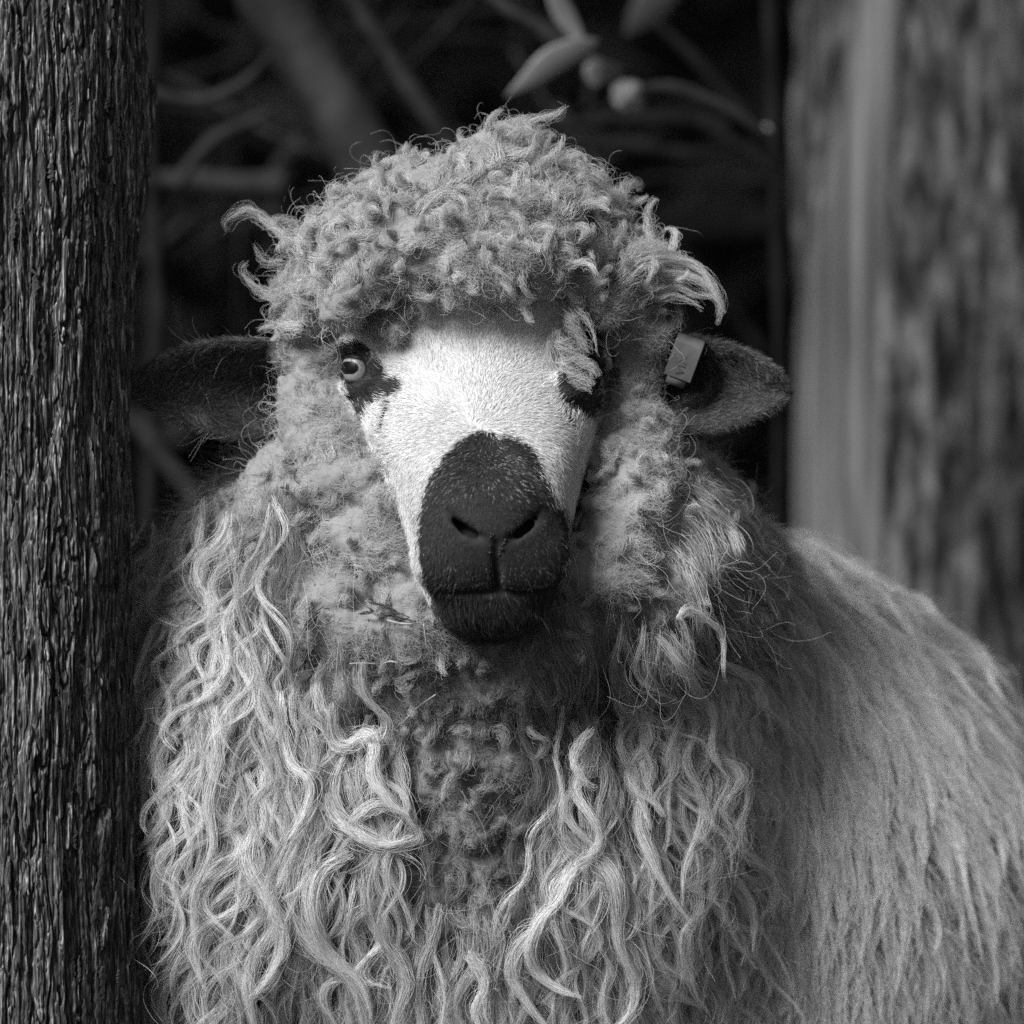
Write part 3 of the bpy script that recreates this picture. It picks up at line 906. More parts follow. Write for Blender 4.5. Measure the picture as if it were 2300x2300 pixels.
# topknot curls on the outline, cheek curls
cur = Locks()
TC = [
    (((700, 560), (640, 530), (590, 490), (560, 470), (530, 480), (505, 500), (510, 520)), .06, .0034, 70),
    (((690, 640), (620, 660), (580, 650), (550, 620), (545, 600), (560, 590)), .06, .0042, 80),
    (((640, 590), (600, 590), (585, 570), (570, 545)), .06, .002, 25),
    (((1120, 370), (1125, 320), (1150, 285), (1200, 270), (1250, 255), (1270, 235)), .05, .0045, 80),
    (((1130, 330), (1160, 300), (1190, 300), (1230, 340), (1240, 370)), .05, .004, 70),
    (((1230, 420), (1290, 385), (1340, 400), (1370, 450), (1385, 490), (1380, 520)), .04, .0055, 120),
    (((1210, 400), (1260, 360), (1300, 350), (1320, 380)), .05, .005, 90),
    (((1380, 625), (1440, 580), (1500, 578), (1560, 596), (1600, 640), (1618, 690), (1610, 728)), .04, .0032, 70),
    (((1390, 640), (1440, 600), (1490, 612), (1540, 618), (1585, 640), (1612, 672), (1622, 705)), .037, .0034, 70),
    (((1385, 655), (1430, 628), (1470, 645), (1520, 640), (1560, 662), (1598, 668), (1618, 690)), .034, .0034, 70),
    (((1380, 670), (1425, 655), (1470, 672), (1510, 664), (1550, 676), (1580, 694)), .032, .0032, 60),
    (((1385, 615), (1420, 575), (1470, 562), (1520, 572), (1555, 588)), .045, .0028, 50),
    (((1375, 690), (1410, 685), (1440, 700), (1470, 696), (1500, 702)), .035, .0030, 50),
    (((930, 480), (960, 450), (1000, 430), (1040, 450), (1050, 480)), .0, .003, 50),
    (((860, 450), (875, 415), (910, 400), (940, 425)), .04, .003, 60),
    (((980, 420), (1010, 370), (1060, 350), (1090, 390)), .02, .0035, 60),
    (((730, 560), (745, 510), (780, 495), (810, 520)), .04, .0035, 60),
    (((1180, 560), (1190, 520), (1230, 510), (1240, 540)), .0, .003, 40),
    (((1000, 420), (1040, 400), (1080, 380), (1070, 345)), .03, .003, 50),
    (((1268, 690), (1282, 722), (1302, 758), (1322, 796)), -.010, .0034, 150),
    (((1258, 742), (1242, 775), (1240, 812), (1262, 846), (1296, 864), (1328, 872)), -.010, .0034, 170),
    (((1252, 762), (1272, 784), (1298, 806), (1326, 824), (1342, 848)), -.016, .0036, 160),
    (((1264, 800), (1276, 828), (1302, 846), (1334, 868)), -.012, .0034, 150),
    (((1290, 690), (1318, 716), (1336, 760), (1340, 800)), -.008, .0014, 20),
    (((1180, 640), (1186, 680), (1196, 715)), -.016, .002, 40),
    (((1110, 350), (1090, 320), (1105, 290), (1140, 275), (1190, 262)), .05, .0035, 60),
    (((740, 590), (690, 575), (650, 545), (640, 520), (655, 505)), .05, .0035, 60),
    (((850, 490), (832, 455), (845, 425), (885, 415)), .05, .0035, 60),
    (((1260, 480), (1310, 440), (1350, 440), (1372, 480)), .05, .005, 100),
    (((1320, 560), (1370, 530), (1400, 550), (1405, 580)), .05, .003, 50),
    (((680, 740), (630, 730), (600, 735), (575, 742)), .05, .0035, 70),
]
for g, y, r, n in TC:
    G2 = spline(np.array(g, float), KG)
    k = S * (D + y) / D
    fy = front_y((G2[:, 0] - 1150) * k, H + (1150 - G2[:, 1]) * k)
    yy = np.where(np.isnan(fy), y, np.minimum(fy - .004, y + 0.02)) - 0.003
    for _ in range(5): yy[1:-1] = .25 * yy[:-2] + .5 * yy[1:-1] + .25 * yy[2:]
    k = S * (D + yy) / D
    G = np.stack([(G2[:, 0] - 1150) * k, yy, H + (1150 - G2[:, 1]) * k], 1)
    eyeroll = 1225 < g[0][0] < 1300 and g[0][1] > 680
    cur.add(G, r, n, rng.uniform(.5, .66), stray=.3 if eyeroll else .34, root=.8 if eyeroll else 1.0, spread_tip=.8 if eyeroll else .3, twist=1.6 if eyeroll else 1.2, flat=.9 if eyeroll else .6, smax=2.0)
# short felted tufts all over the topknot
def small_curls(L_, mask, n, mind, rad, length, turn, stand, tone, down=0.0, fib=64):
    P, Nn = roots(mask, n * 5)
    got = []
    for p, n_ in zip(P, Nn):
        if got and np.min(np.sum((np.array(got) - p) ** 2, 1)) < mind ** 2: continue
        got.append(p)
        t = unit(np.cross(n_, rng.normal(size=3)) + np.array([0, 0, -down]))
        d = unit(t + n_ * rng.uniform(*stand))
        ax = unit(np.cross(d, n_) * rng.choice([-1, 1]) + rng.normal(size=3) * .5)
        L = rng.uniform(*length); Kt = 14
        G = [p - n_ * .002]; a = rng.uniform(*turn) / Kt
        for k in range(Kt - 1):
            G.append(G[-1] + d * L / Kt); d = rot_axis(d[None], ax[None], np.array([a * (.5 + 1.2 * k / Kt)]))[0]
        L_.add(spline(np.array(G), KG), rng.uniform(*rad), fib, float(rng.uniform(*tone) * (1 - .8 * wool_soil(p[None])[0])), stray=.12, root=1.15, spread_tip=.35, r0=.0001, twist=2.0, flat=.75, smax=2.2)
        if len(got) >= n: break
small_curls(cur, headwool & (qv < 690) & (facing > 0.0), 300, .0075, (.0020, .0046), (.016, .036), (1.8, 4.6), (.4, 1.2), (.40, .64))
cur.build('topknot_curls')
cc = Locks()
small_curls(cc, headwool & (qv > 690) & (qv < 1400) & (facing > 0.1) & ((qu < 900) | (qu > 1290)) & ~((qu < 735) & (qv < 990)), 270, .008, (.0020, .0044), (.014, .030), (1.8, 4.6), (.3, .95), (.40, .62), down=.5, fib=56)
small_curls(cc, chest & (qu > 860) & (qu < 1290) & (qv < 2080) & (facing > .1), 150, .011, (.0020, .0044), (.016, .036), (1.5, 4.5), (.15, .7), (.36, .58), down=.7, fib=52)
cc.build('neck_curls')

# 3. flank: long straighter wool, combed back and down
fl = Locks()
for i in range(1300):
    u = rng.uniform(1500, 2330); v = rng.uniform(1000, 2330)
    top = np.interp(u, [1500, 1700, 1900, 2100, 2230, 2330], [1010, 1150, 1270, 1445, 1610, 1720])
    if v < top - 5 or (u < 1640 and v > 1500 and rng.random() < .5): continue
    dep = v - top
    ang = np.interp(dep, [0, 150, 400, 900], [1.25, .85, .5, .22]) + (u - 1900) / 2200 + rng.normal() * .12
    L = rng.uniform(240, 520)
    G = lay(wavy(u, v, ang, L, rng.uniform(4, 18), rng.uniform(180, 380), rng.random() * 6.28, droop=-.5), lift=.004, rise=.008, y0=.3, strict=True)
    if np.isnan(G).any(): continue
    if i % 2:
        fl.add(G, rng.uniform(.005, .010), 34, rng.uniform(.46, .62) * (1 if u > 1690 else .9 if v > 1380 else .6), r0=.00018, stray=.12, root=.9, spread_tip=.3)  # locks near the neck given darker colour to offset sunlight there
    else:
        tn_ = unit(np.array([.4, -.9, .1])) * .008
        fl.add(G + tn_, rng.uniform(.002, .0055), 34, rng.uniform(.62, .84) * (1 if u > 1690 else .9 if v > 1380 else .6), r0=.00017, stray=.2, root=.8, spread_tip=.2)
fl.build('flank_wool')
# fine fuzz on the back
bk = vis & (qreg == 2) & (QC[:, 1] > 0.12) & (qu > 1300)
P, Nn = roots(bk, 4500)
C = frizz(P, Nn, rng.uniform(.012, .03, len(P)), 8, rng.uniform(.4, 2.0, len(P)), rng.uniform(.2, .8, len(P)), .3, flow=np.array([.6, .1, -.9]))
curves_obj('back_wool', C, tapr(8, .00016), wool_tone(P, .6), M_WOOL)
bl = vis & (qreg == 2) & (QC[:, 1] > 0.05) & (qu < 560)
P, Nn = roots(bl, 9000)
C = frizz(P, Nn, rng.uniform(.02, .05, len(P)), 8, rng.uniform(.4, 2.0, len(P)), rng.uniform(.2, .8, len(P)), .3, flow=np.array([-.3, .1, -.9]))
curves_obj('side_wool', C, tapr(8, .00015), wool_tone(P, .56), M_WOOL)

# 4. short fur of the face, muzzle and ears
def fur(P, Nn, flow, L, K, lift, jit=0.3):
    n = len(P)
    fl_ = flow - Nn * (flow * Nn).sum(1)[:, None]
    d = unit(unit(fl_) + rng.normal(size=(n, 3)) * jit * 0.6 + Nn * lift[:, None])
    bend = unit(unit(fl_) + rng.normal(size=(n, 3)) * jit)
    out_ = np.empty((n, K, 3)); out_[:, 0] = P - Nn * 0.0003
    for k in range(1, K):
        out_[:, k] = out_[:, k - 1] + d * (L / (K - 1))[:, None]
        d = unit(d + bend * 0.25 - Nn * 0.10)
    return out_
fmask = (qreg == 0) & (facing > -0.2)
P, Nn = roots(fmask, 100000)
u, v = UV_(P)
dark = face_dark(P + rng.normal(size=P.shape) * np.array([.0016, 0, .0016]))
swirl = np.stack([(u - 1085) / 300, np.full(len(u), -.15), -(v - 1000) / 300], 1)
n1 = (np.stack([fbm(P * 55 + 31 * k, 120 + k, 2) for k in range(3)], 1) - .5) * 1.6
flow = unit(swirl) + n1 * .7
L = np.where(dark, rng.uniform(.0022, .0045, len(P)), rng.uniform(.0025, .0055, len(P)))
L = np.where((v > 1140) & (v < 1330) & (np.abs(u - 1110) < 90), L * .65, L)
L = np.where((v > 1345) & dark, L * 1.7, L)
innost = np.zeros(len(u), bool)
for ch in NOSTRIL:
    for (ua, va), (ub, vb) in zip(ch[:-1], ch[1:]):
        tq = np.clip(((u - ua) * (ub - ua) + (v - va) * (vb - va)) / ((ub - ua) ** 2 + (vb - va) ** 2), 0, 1)
        innost |= np.hypot(u - ua - tq * (ub - ua), v - va - tq * (vb - va)) < 13
innost |= (np.abs(u - 1116) < 7) & (v > 1215) & (v < 1325)
nearnos = (v > 1195) & (v < 1262) & (np.abs(u - 1115) < 42)
ineye = ((u - 794) / 35) ** 2 + ((v - 828) / 37) ** 2 < 1
keep = ~(nearnos & (rng.random(len(P)) < .9)) & ~ineye & ~innost
C = fur(P, Nn, flow, L, 5, rng.uniform(.25, .6, len(P)))
Tn = np.where(dark, rng.uniform(.008, .036, len(P)) * rng.choice([1, 1, 1, 1, 2.2, 3.2], len(P)), np.clip(rng.normal(.69, .09, len(P)), .42, .85))
grz = dark & (v < 1130) & (rng.random(len(P)) < np.clip(.10 - np.abs(v - 1040) / 1400, .01, .1))
Tn = np.where(grz, rng.uniform(.2, .6, len(P)), Tn)
lip = dark & (v > 1270) & (v < 1335) & (rng.random(len(P)) < .16)
Tn = np.where(lip, rng.uniform(.08, .25, len(P)), Tn)
w_ = keep & ~dark; k_ = keep & dark
curves_obj('white_face_fur', C[w_], rng.uniform(.00010, .00026, w_.sum())[:, None] * np.linspace(1, .3, 5), Tn[w_], M_FUR)
curves_obj('black_muzzle_fur', C[k_], tapr(5, .00014), Tn[k_], M_DARKFUR)
emask = (qreg == 1) & (facing > -0.35)
P, Nn = roots(emask, 42000)
u, v = UV_(P)
sgn = np.where(u < 1000, -1.0, 1.0)
flow = np.stack([sgn * .8, np.full(len(u), -.1), -.25 + (v < 800) * .5], 1) + (np.stack([fbm(P * 70 + 13 * k, 150 + k, 2) for k in range(3)], 1) - .5) * 2.2
C = fur(P, Nn, flow, rng.uniform(.0025, .007, len(P)), 5, rng.uniform(.3, 1.0, len(P)), .5)
Tn = rng.uniform(.03, .10, len(P)); Tn = np.where(rng.random(len(P)) < .22, rng.uniform(.12, .34, len(P)), Tn)
curves_obj('ear_fur', C, tapr(5, .00010), Tn, M_DARKFUR)
wh = []
for i in range(16):
    u_, v_ = rng.uniform(960, 1265), rng.uniform(1240, 1400)
    if abs(u_ - 1115) < 50: continue
    p = surf(u_, v_, .001); sd_ = np.sign(u_ - 1115)
    d = unit(np.array([sd_ * rng.uniform(.3, 1), -rng.uniform(.5, 1), rng.uniform(-.7, .1)])); L_ = rng.uniform(.008, .024)
    wh.append(np.stack([p + d * L_ * t + np.array([0, 0, -.4]) * L_ * t * t for t in np.linspace(0, 1, 6)]))
curves_obj('whiskers', np.array(wh), tapr(6, .00011, .3), rng.uniform(.04, .2, len(wh)), M_DARKFUR)
P, Nn = roots(emask & (np.abs(qu - 1000) < 560), 130)
sg = np.where(UV_(P)[0] < 1000, -1.0, 1.0)
C = frizz(P, Nn, rng.uniform(.01, .028, len(P)), 9, rng.uniform(.5, 2.5, len(P)), rng.uniform(.1, .5, len(P)), .3, flow=np.stack([sg * 1.4, 0 * sg, -.4 + 0 * sg], 1))
curves_obj('ear_hair', C, tapr(9, .0001, .4), rng.uniform(.2, .6, len(P)), M_WOOL)
# lashes over both eyes
la = []
for (eu, ev), s_ in (((797, 826), -1), ((1308, 845), 1)):
    for i in range(150):
        f = rng.uniform(-.35, 1.15)
        a = on_face(eu + s_ * f * 48, ev - 48 + 18 * f * f + rng.normal() * 7, .011)
        dv = np.array([s_ * (.35 + .6 * f) + rng.normal() * .3, -.55, .25 + rng.normal() * .35 - .75 * (f > .5)])
        dv = unit(dv); L = rng.uniform(.006, .015)
        la.append(np.stack([a + dv * L * t + np.array([0, 0, -.5]) * L * t * t for t in np.linspace(0, 1, 5)]))
la = np.array(la)
curves_obj('eyelashes', la, tapr(5, .0002), rng.uniform(.01, .03, len(la)), M_DARKFUR)
print('hair points', HAIR_COUNT[0], round(time.time() - T0, 1))

# ------------------------------------------------------------------ eyes
def uv_sphere(n=24, m=16):
    Vs, Fs = [], []
    for i in range(m + 1):
        th = math.pi * i / m
        for j in range(n):
            ph = 2 * math.pi * j / n
            Vs.append((math.sin(th) * math.cos(ph), math.sin(th) * math.sin(ph), math.cos(th)))
    for i in range(m):
        for j in range(n):
            Fs.append((i * n + j, (i + 1) * n + j, (i + 1) * n + (j + 1) % n, i * n + (j + 1) % n))
    return np.array(Vs), Fs
M_IRIS = simple_mat('iris', .35, .3, .35, (700, .24, .44), .1)
M_PUPIL = simple_mat('pupil', .006, .35, .2, None, 0)
M_LID = simple_mat('eyelid_skin', .018, .5, .4, (500, .01, .026))
SV, SF = uv_sphere(32, 24)
for E, look in ((EYE_L, (-.56, -.82, -.05)), (EYE_R, (.5, -.86, -.05))):
    look = unit(np.array(look))
    rt = unit(np.cross(np.array([0, 0, 1.0]), look)); upv = np.cross(look, rt)
    eye = mesh_obj('eye', SV * .0114 + E, SF, M_IRIS, parent=sheep)
    a, b = np.meshgrid(np.linspace(-1, 1, 17), np.linspace(-1, 1, 13), indexing='ij')
    gaze = unit(look + np.array([math.copysign(.22, look[0]), 0, .06])); rt = unit(np.cross(np.array([0, 0, 1.0]), gaze)); upv = np.cross(gaze, rt)
    # rounded horizontal slot, a proud cap of the ball
    rr = np.sqrt(1 - np.minimum(b ** 2, 1) * .75)
    qx, qz = a * .0074 * rr, b * .0040
    qd = np.sqrt(np.maximum(.01162 ** 2 - qx ** 2 - qz ** 2, 0))
    PV = E + qx[..., None] * rt + qz[..., None] * upv + qd[..., None] * gaze
    i = np.arange(17 * 13).reshape(17, 13)
    PF = np.stack([i[:-1, :-1], i[1:, :-1], i[1:, 1:], i[:-1, 1:]], -1).reshape(-1, 4)
    # lids: dark shells over the ball, above and below the opening
    for e0, e1, az in ((math.radians(33), math.radians(88), 1.35), (math.radians(-88), math.radians(-40), 1.3)):
        ge, ga = np.meshgrid(np.linspace(e0, e1, 9), np.linspace(-az, az, 19), indexing='ij')
        ge = ge + (.16 * np.abs(ga) ** 2 * (-1 if e0 > 0 else 1))
        dl = (np.sin(ga) * np.cos(ge))[..., None] * rt + np.sin(ge)[..., None] * upv + (np.cos(ga) * np.cos(ge))[..., None] * look
        LV = E + dl * .0121
        il = np.arange(9 * 19).reshape(9, 19)
        lo_ = mesh_obj('eyelid', LV.reshape(-1, 3), np.stack([il[:-1, :-1], il[:-1, 1:], il[1:, 1:], il[1:, :-1]], -1).reshape(-1, 4), M_LID, parent=eye)
        sl_ = lo_.modifiers.new('thick', 'SOLIDIFY'); sl_.thickness = .0008; sl_.offset = 0
    mesh_obj('pupil', PV.reshape(-1, 3), PF, M_PUPIL, parent=eye)

# nose leather: little pebbles between the nostrils
pb_v, pb_f = [], []
BV, BF = uv_sphere(8, 6)
for r in range(9):
    for c in range(-3, 4):
        if c == 0: continue
        u = 1116 + c * 7 + rng.normal() * 1.5; v = 1200 + r * 6.5 + rng.normal() * 1.5
        if abs(c) > 3.5 - abs(r - 2.5) * .4: continue
        p = surf(u, v, -0.0003)
        o_n = len(pb_v)
        for w in BV: pb_v.append(p + w * np.array([.0011, .0008, .0009]) * rng.uniform(.8, 1.15))
        pb_f += [tuple(x + o_n for x in f) for f in BF]
M_LEATHER = simple_mat('nose_leather', .016, .42, .4)
mesh_obj('nose_leather', np.array(pb_v), pb_f, M_LEATHER, parent=sheep, kind='stuff')

# ================================================================== EAR TAG on the right ear
def build_tag():
    M_TAG = simple_mat('tag_metal', .11, .45, .5, (120, .085, .13))
    y = .045
    a = PX(1556, 752, y); b = PX(1520, 850, y)
    ax = unit(b - a); L = np.linalg.norm(b - a)
    right = unit(PX(1590, 770, y) - PX(1533, 735, y)); right = unit(right - ax * (right @ ax)); n = np.cross(ax, right)
    if n[1] > 0: n = -n
    # flattened loop folded over the ear's upper edge
    prof = []
    for t in np.linspace(0, math.pi, 12):
        prof.append((-math.sin(t) * .006 + L * .24, math.cos(t) * .010 - .001))         # (along, out)
    W, th = .018, .0011
    front_ = [(s_, .009 - .0022 * ((s_ / L - .24) / .76) ** 2) for s_ in np.linspace(L, L * .24, 10)]
    back_ = [(s_, -.011) for s_ in np.linspace(L * .24, L * .95, 10)]
    path = front_ + prof[1:-1] + back_
    path = np.array(path)
    tang = unit(np.gradient(path, axis=0)); nor = np.stack([-tang[:, 1], tang[:, 0]], 1)
    o_ = path - nor * th * 0; i_ = path + nor * th
    if abs(i_[0, 1]) > abs(o_[0, 1]): i_ = path - nor * th
    Vt, Ft = [], []
    for ring in range(len(path)):
        for q, s_ in ((o_, -.5), (o_, .5), (i_, .5), (i_, -.5)):
            Vt.append(a + ax * q[ring, 0] + n * (q[ring, 1] - .003) + right * s_ * W)
    for r in range(len(path) - 1):
        for k in range(4):
            k2 = (k + 1) % 4
            Ft.append((r * 4 + k, r * 4 + k2, (r + 1) * 4 + k2, (r + 1) * 4 + k))
    Ft += [(3, 2, 1, 0), tuple((len(path) - 1) * 4 + k for k in range(4))]
    tag = mesh_obj('ear_tag', np.array(Vt), Ft, M_TAG, smooth=False, label="grey metal tag folded over the edge of the sheep's ear", cat='ear tag')
    bev = tag.modifiers.new('edge', 'BEVEL'); bev.width = .0003; bev.segments = 2; bev.limit_method = 'ANGLE'
    # rolled hook at the lower end
    cen = a + ax * (L + .0008) + n * .002
    tv, tf = [], []
    for i in range(15):
        an = i / 14 * 1.5 * math.pi
        for s_ in (-.5, .5):
            for rr in (.0042, .0032):
                tv.append(cen + (n * math.cos(an) + ax * math.sin(an)) * rr + right * s_ * W * .7)
    for i in range(14):
        o4 = i * 4
        for x, y_ in ((0, 1), (1, 3), (3, 2), (2, 0)):
            tf.append((o4 + x, o4 + y_, o4 + 4 + y_, o4 + 4 + x))
    mesh_obj('hook', np.array(tv), tf, M_TAG, parent=tag)
    # stamped letters, reading up the band
    cu = bpy.data.curves.new('lettering', 'FONT'); cu.body = 'VINA'; cu.size = .0078; cu.extrude = .00012
    cu.align_x = 'CENTER'; cu.align_y = 'CENTER'
    to = bpy.data.objects.new('lettering_source', cu); col.objects.link(to)
    me = to.to_mesh(); n_ = len(me.vertices)
    co = np.empty(n_ * 3); me.vertices.foreach_get('co', co); co = co.reshape(-1, 3)
    fs = [tuple(p.vertices) for p in me.polygons]
    c0 = a + ax * (L * .60) + n * (.0086 - .003 + .00005)
    lv = c0 + co[:, :1] * (-ax) + co[:, 1:2] * (-right) * -1.0 * -1.0 + co[:, 2:3] * n
    bpy.data.objects.remove(to)
    mesh_obj('lettering', lv, fs, simple_mat('stamp', .06, .6), smooth=False, parent=tag)
build_tag()

# ================================================================== TREES
M_BARK = wood_mat('rough_bark', [(.32, .012), (.46, .046), (.56, .125), (.68, .46)], 520, 50, .0012)
M_FLAKE = wood_mat('bark_flake', [(.3, .02), (.5, .10), (.68, .36)], 700, 60, .001)

def build_front_tree():
    tree = bpy.data.objects.new('tree', None)
    link(tree, label='tree trunk with deeply furrowed dark bark at the left edge, beside the sheep', cat='tree')
    yc = .03
    c = PX(12, 1150, yc)
    zf = np.arange(.50, 1.32, .00105)
    zz = np.r_[np.linspace(-.03, .49, 50), zf, np.linspace(1.33, 2.6, 70)]
    th = np.r_[np.linspace(-math.pi * .72, .12, 470), np.linspace(.14, .2, 3), np.linspace(.25, math.pi * 1.26, 50)]
    edge = np.interp(1150 - (zz - H) / S, [-3000, 0, 180, 390, 600, 830, 950, 1310, 1670, 2020, 2300, 4400], [330, 316, 338, 332, 315, 305, 303, 312, 314, 327, 338, 420])
    R = (edge - 12) * S * .97
    TH, ZZ = np.meshgrid(th, zz, indexing='ij')
    R = R[None, :] + 0 * TH
    x, y = np.cos(TH), np.sin(TH)
    flat = np.stack([(x * .085).ravel(), (y * .085).ravel(), ZZ.ravel()], 1)
    warp = (fbm(flat * np.array([40, 40, 14]), 210, 4) - .5)
    q = flat * np.array([66, 66, 4.6]); q[:, 0] += warp * .8; q[:, 1] += warp * .8; q[:, 2] += (fbm(flat * np.array([160, 160, 30]), 215, 2) - .5) * 1.6
    f1, f2, c1 = worley(q, 220, True)
    q2 = flat * np.array([260, 260, 20]); q2[:, 0] += warp * 3.5; q2[:, 1] += warp * 3.5; q2[:, 2] += (fbm(flat * np.array([400, 400, 60]), 216, 2) - .5) * 2
    h1, h2, c2 = worley(q2, 230, True)
    e1 = np.clip((f2 - f1) / .10, 0, 1); e2 = np.clip((h2 - h1) / .16, 0, 1)
    fib = fbm(flat * np.array([640, 640, 20]), 240, 3)
    grit = fbm(flat * np.array([500, 500, 260]), 245, 3)
    lump = fbm(flat * np.array([22, 22, 5]), 250, 3)
    disp = e1 * (.0014 + .0075 * c1 * c1) + e2 * (.0002 + .0026 * c2) + .0046 * (fib - .5) + .0016 * (grit - .5) + .014 * (lump - .5) - .0065
    R = R.ravel() + disp
    P = np.stack([c[0] + np.cos(TH).ravel() * R, yc + np.sin(TH).ravel() * R, ZZ.ravel()], 1)
    nt_, nz_ = len(th), len(zz)
    i = np.arange(nt_ * nz_).reshape(nt_, nz_)
    i2 = np.vstack([i, i[:1]])
    F = np.stack([i2[:-1, :-1], i2[1:, :-1], i2[1:, 1:], i2[:-1, 1:]], -1).reshape(-1, 4)
    trunk = mesh_obj('trunk', P, F, M_BARK, parent=tree)
    # flakes of bark standing proud
    flakes = []
    for k in range(5):
        n = 13
        pr = np.linspace(0, 1, n)
        w = (.25 + .75 * np.sin(np.clip(pr * 1.1, 0, 1) * math.pi) ** .5) * rng.uniform(.35, 1.3, n)
        fv, ff = [], []
        for j in range(n):
            of = rng.normal() * .25
            for sx, yy in ((-1, 0), (1, 0), (.55, -1), (-.55, -1)):
                fv.append(((sx * w[j] + of), yy * rng.uniform(.6, 1.2), pr[j] - .5))
        for j in range(n - 1):
            for a, b in ((0, 1), (1, 2), (2, 3), (3, 0)):
                ff.append((j * 4 + a, j * 4 + b, j * 4 + 4 + b, j * 4 + 4 + a))
        ff += [(3, 2, 1, 0), tuple((n - 1) * 4 + a for a in range(4))]
        me = bpy.data.meshes.new('bark_flake'); me.from_pydata([tuple(map(float, q_)) for q_ in fv], [], ff); me.materials.append(M_FLAKE)
        flakes.append(me)
    for k in range(280):
        a = rng.uniform(-math.pi * .62, -.05); z = rng.uniform(.56, 1.24)
        e = np.interp(1150 - (z - H) / S, [0, 180, 390, 600, 830, 950, 1310, 1670, 2020, 2300], [316, 338, 332, 315, 305, 303, 312, 314, 327, 338])
        r = (e - 12) * S * .97 + rng.uniform(-.002, .0008)
        o = bpy.data.objects.new('bark_flake', flakes[k % 5])
        o.location = (c[0] + math.cos(a) * r, yc + math.sin(a) * r, z)
        o.rotation_euler = (rng.normal() * .04, rng.normal() * .07, a + math.pi / 2)
        o.scale = (rng.uniform(.0007, .0024), rng.uniform(.0006, .0016), rng.uniform(.008, .045))
        link(o, tree)
build_front_tree()

def tube(path, rad, n=14, rough=0.0, seed=0, kn=14):
    """limb along a path (k,3) with radius (k,)"""
    path = spline(np.asarray(path, float), kn * 3)
    rad = np.interp(np.linspace(0, 1, len(path)), np.linspace(0, 1, len(rad)), rad)
    tan = unit(np.gradient(path, axis=0))
    ref = np.where(np.abs(tan[:, 1:2]) < .9, np.array([[0, 1.0, 0]]), np.array([[1.0, 0, 0]]))
    b = unit(np.cross(tan, ref)); c = np.cross(tan, b)
    an = np.linspace(0, 2 * np.pi, n, endpoint=False)
    ring = np.cos(an)[None, :, None] * b[:, None] + np.sin(an)[None, :, None] * c[:, None]
    P = path[:, None] + ring * rad[:, None, None]
    if rough:
        k = fbm(P.reshape(-1, 3) * np.array([30, 30, 30]), seed, 3).reshape(P.shape[:2]) - .5
        P = P + ring * (k * rough * rad[:, None] * 2)[..., None]
    m = len(path)
    i = np.arange(m * n).reshape(m, n); j = np.roll(i, -1, 1)
    F = np.stack([i[:-1], j[:-1], j[1:], i[1:]], -1).reshape(-1, 4)
    V_ = P.reshape(-1, 3)
    F = [tuple(f) for f in F.tolist()] + [tuple(range(n))[::-1], tuple((m - 1) * n + k for k in range(n))]
    return V_, F

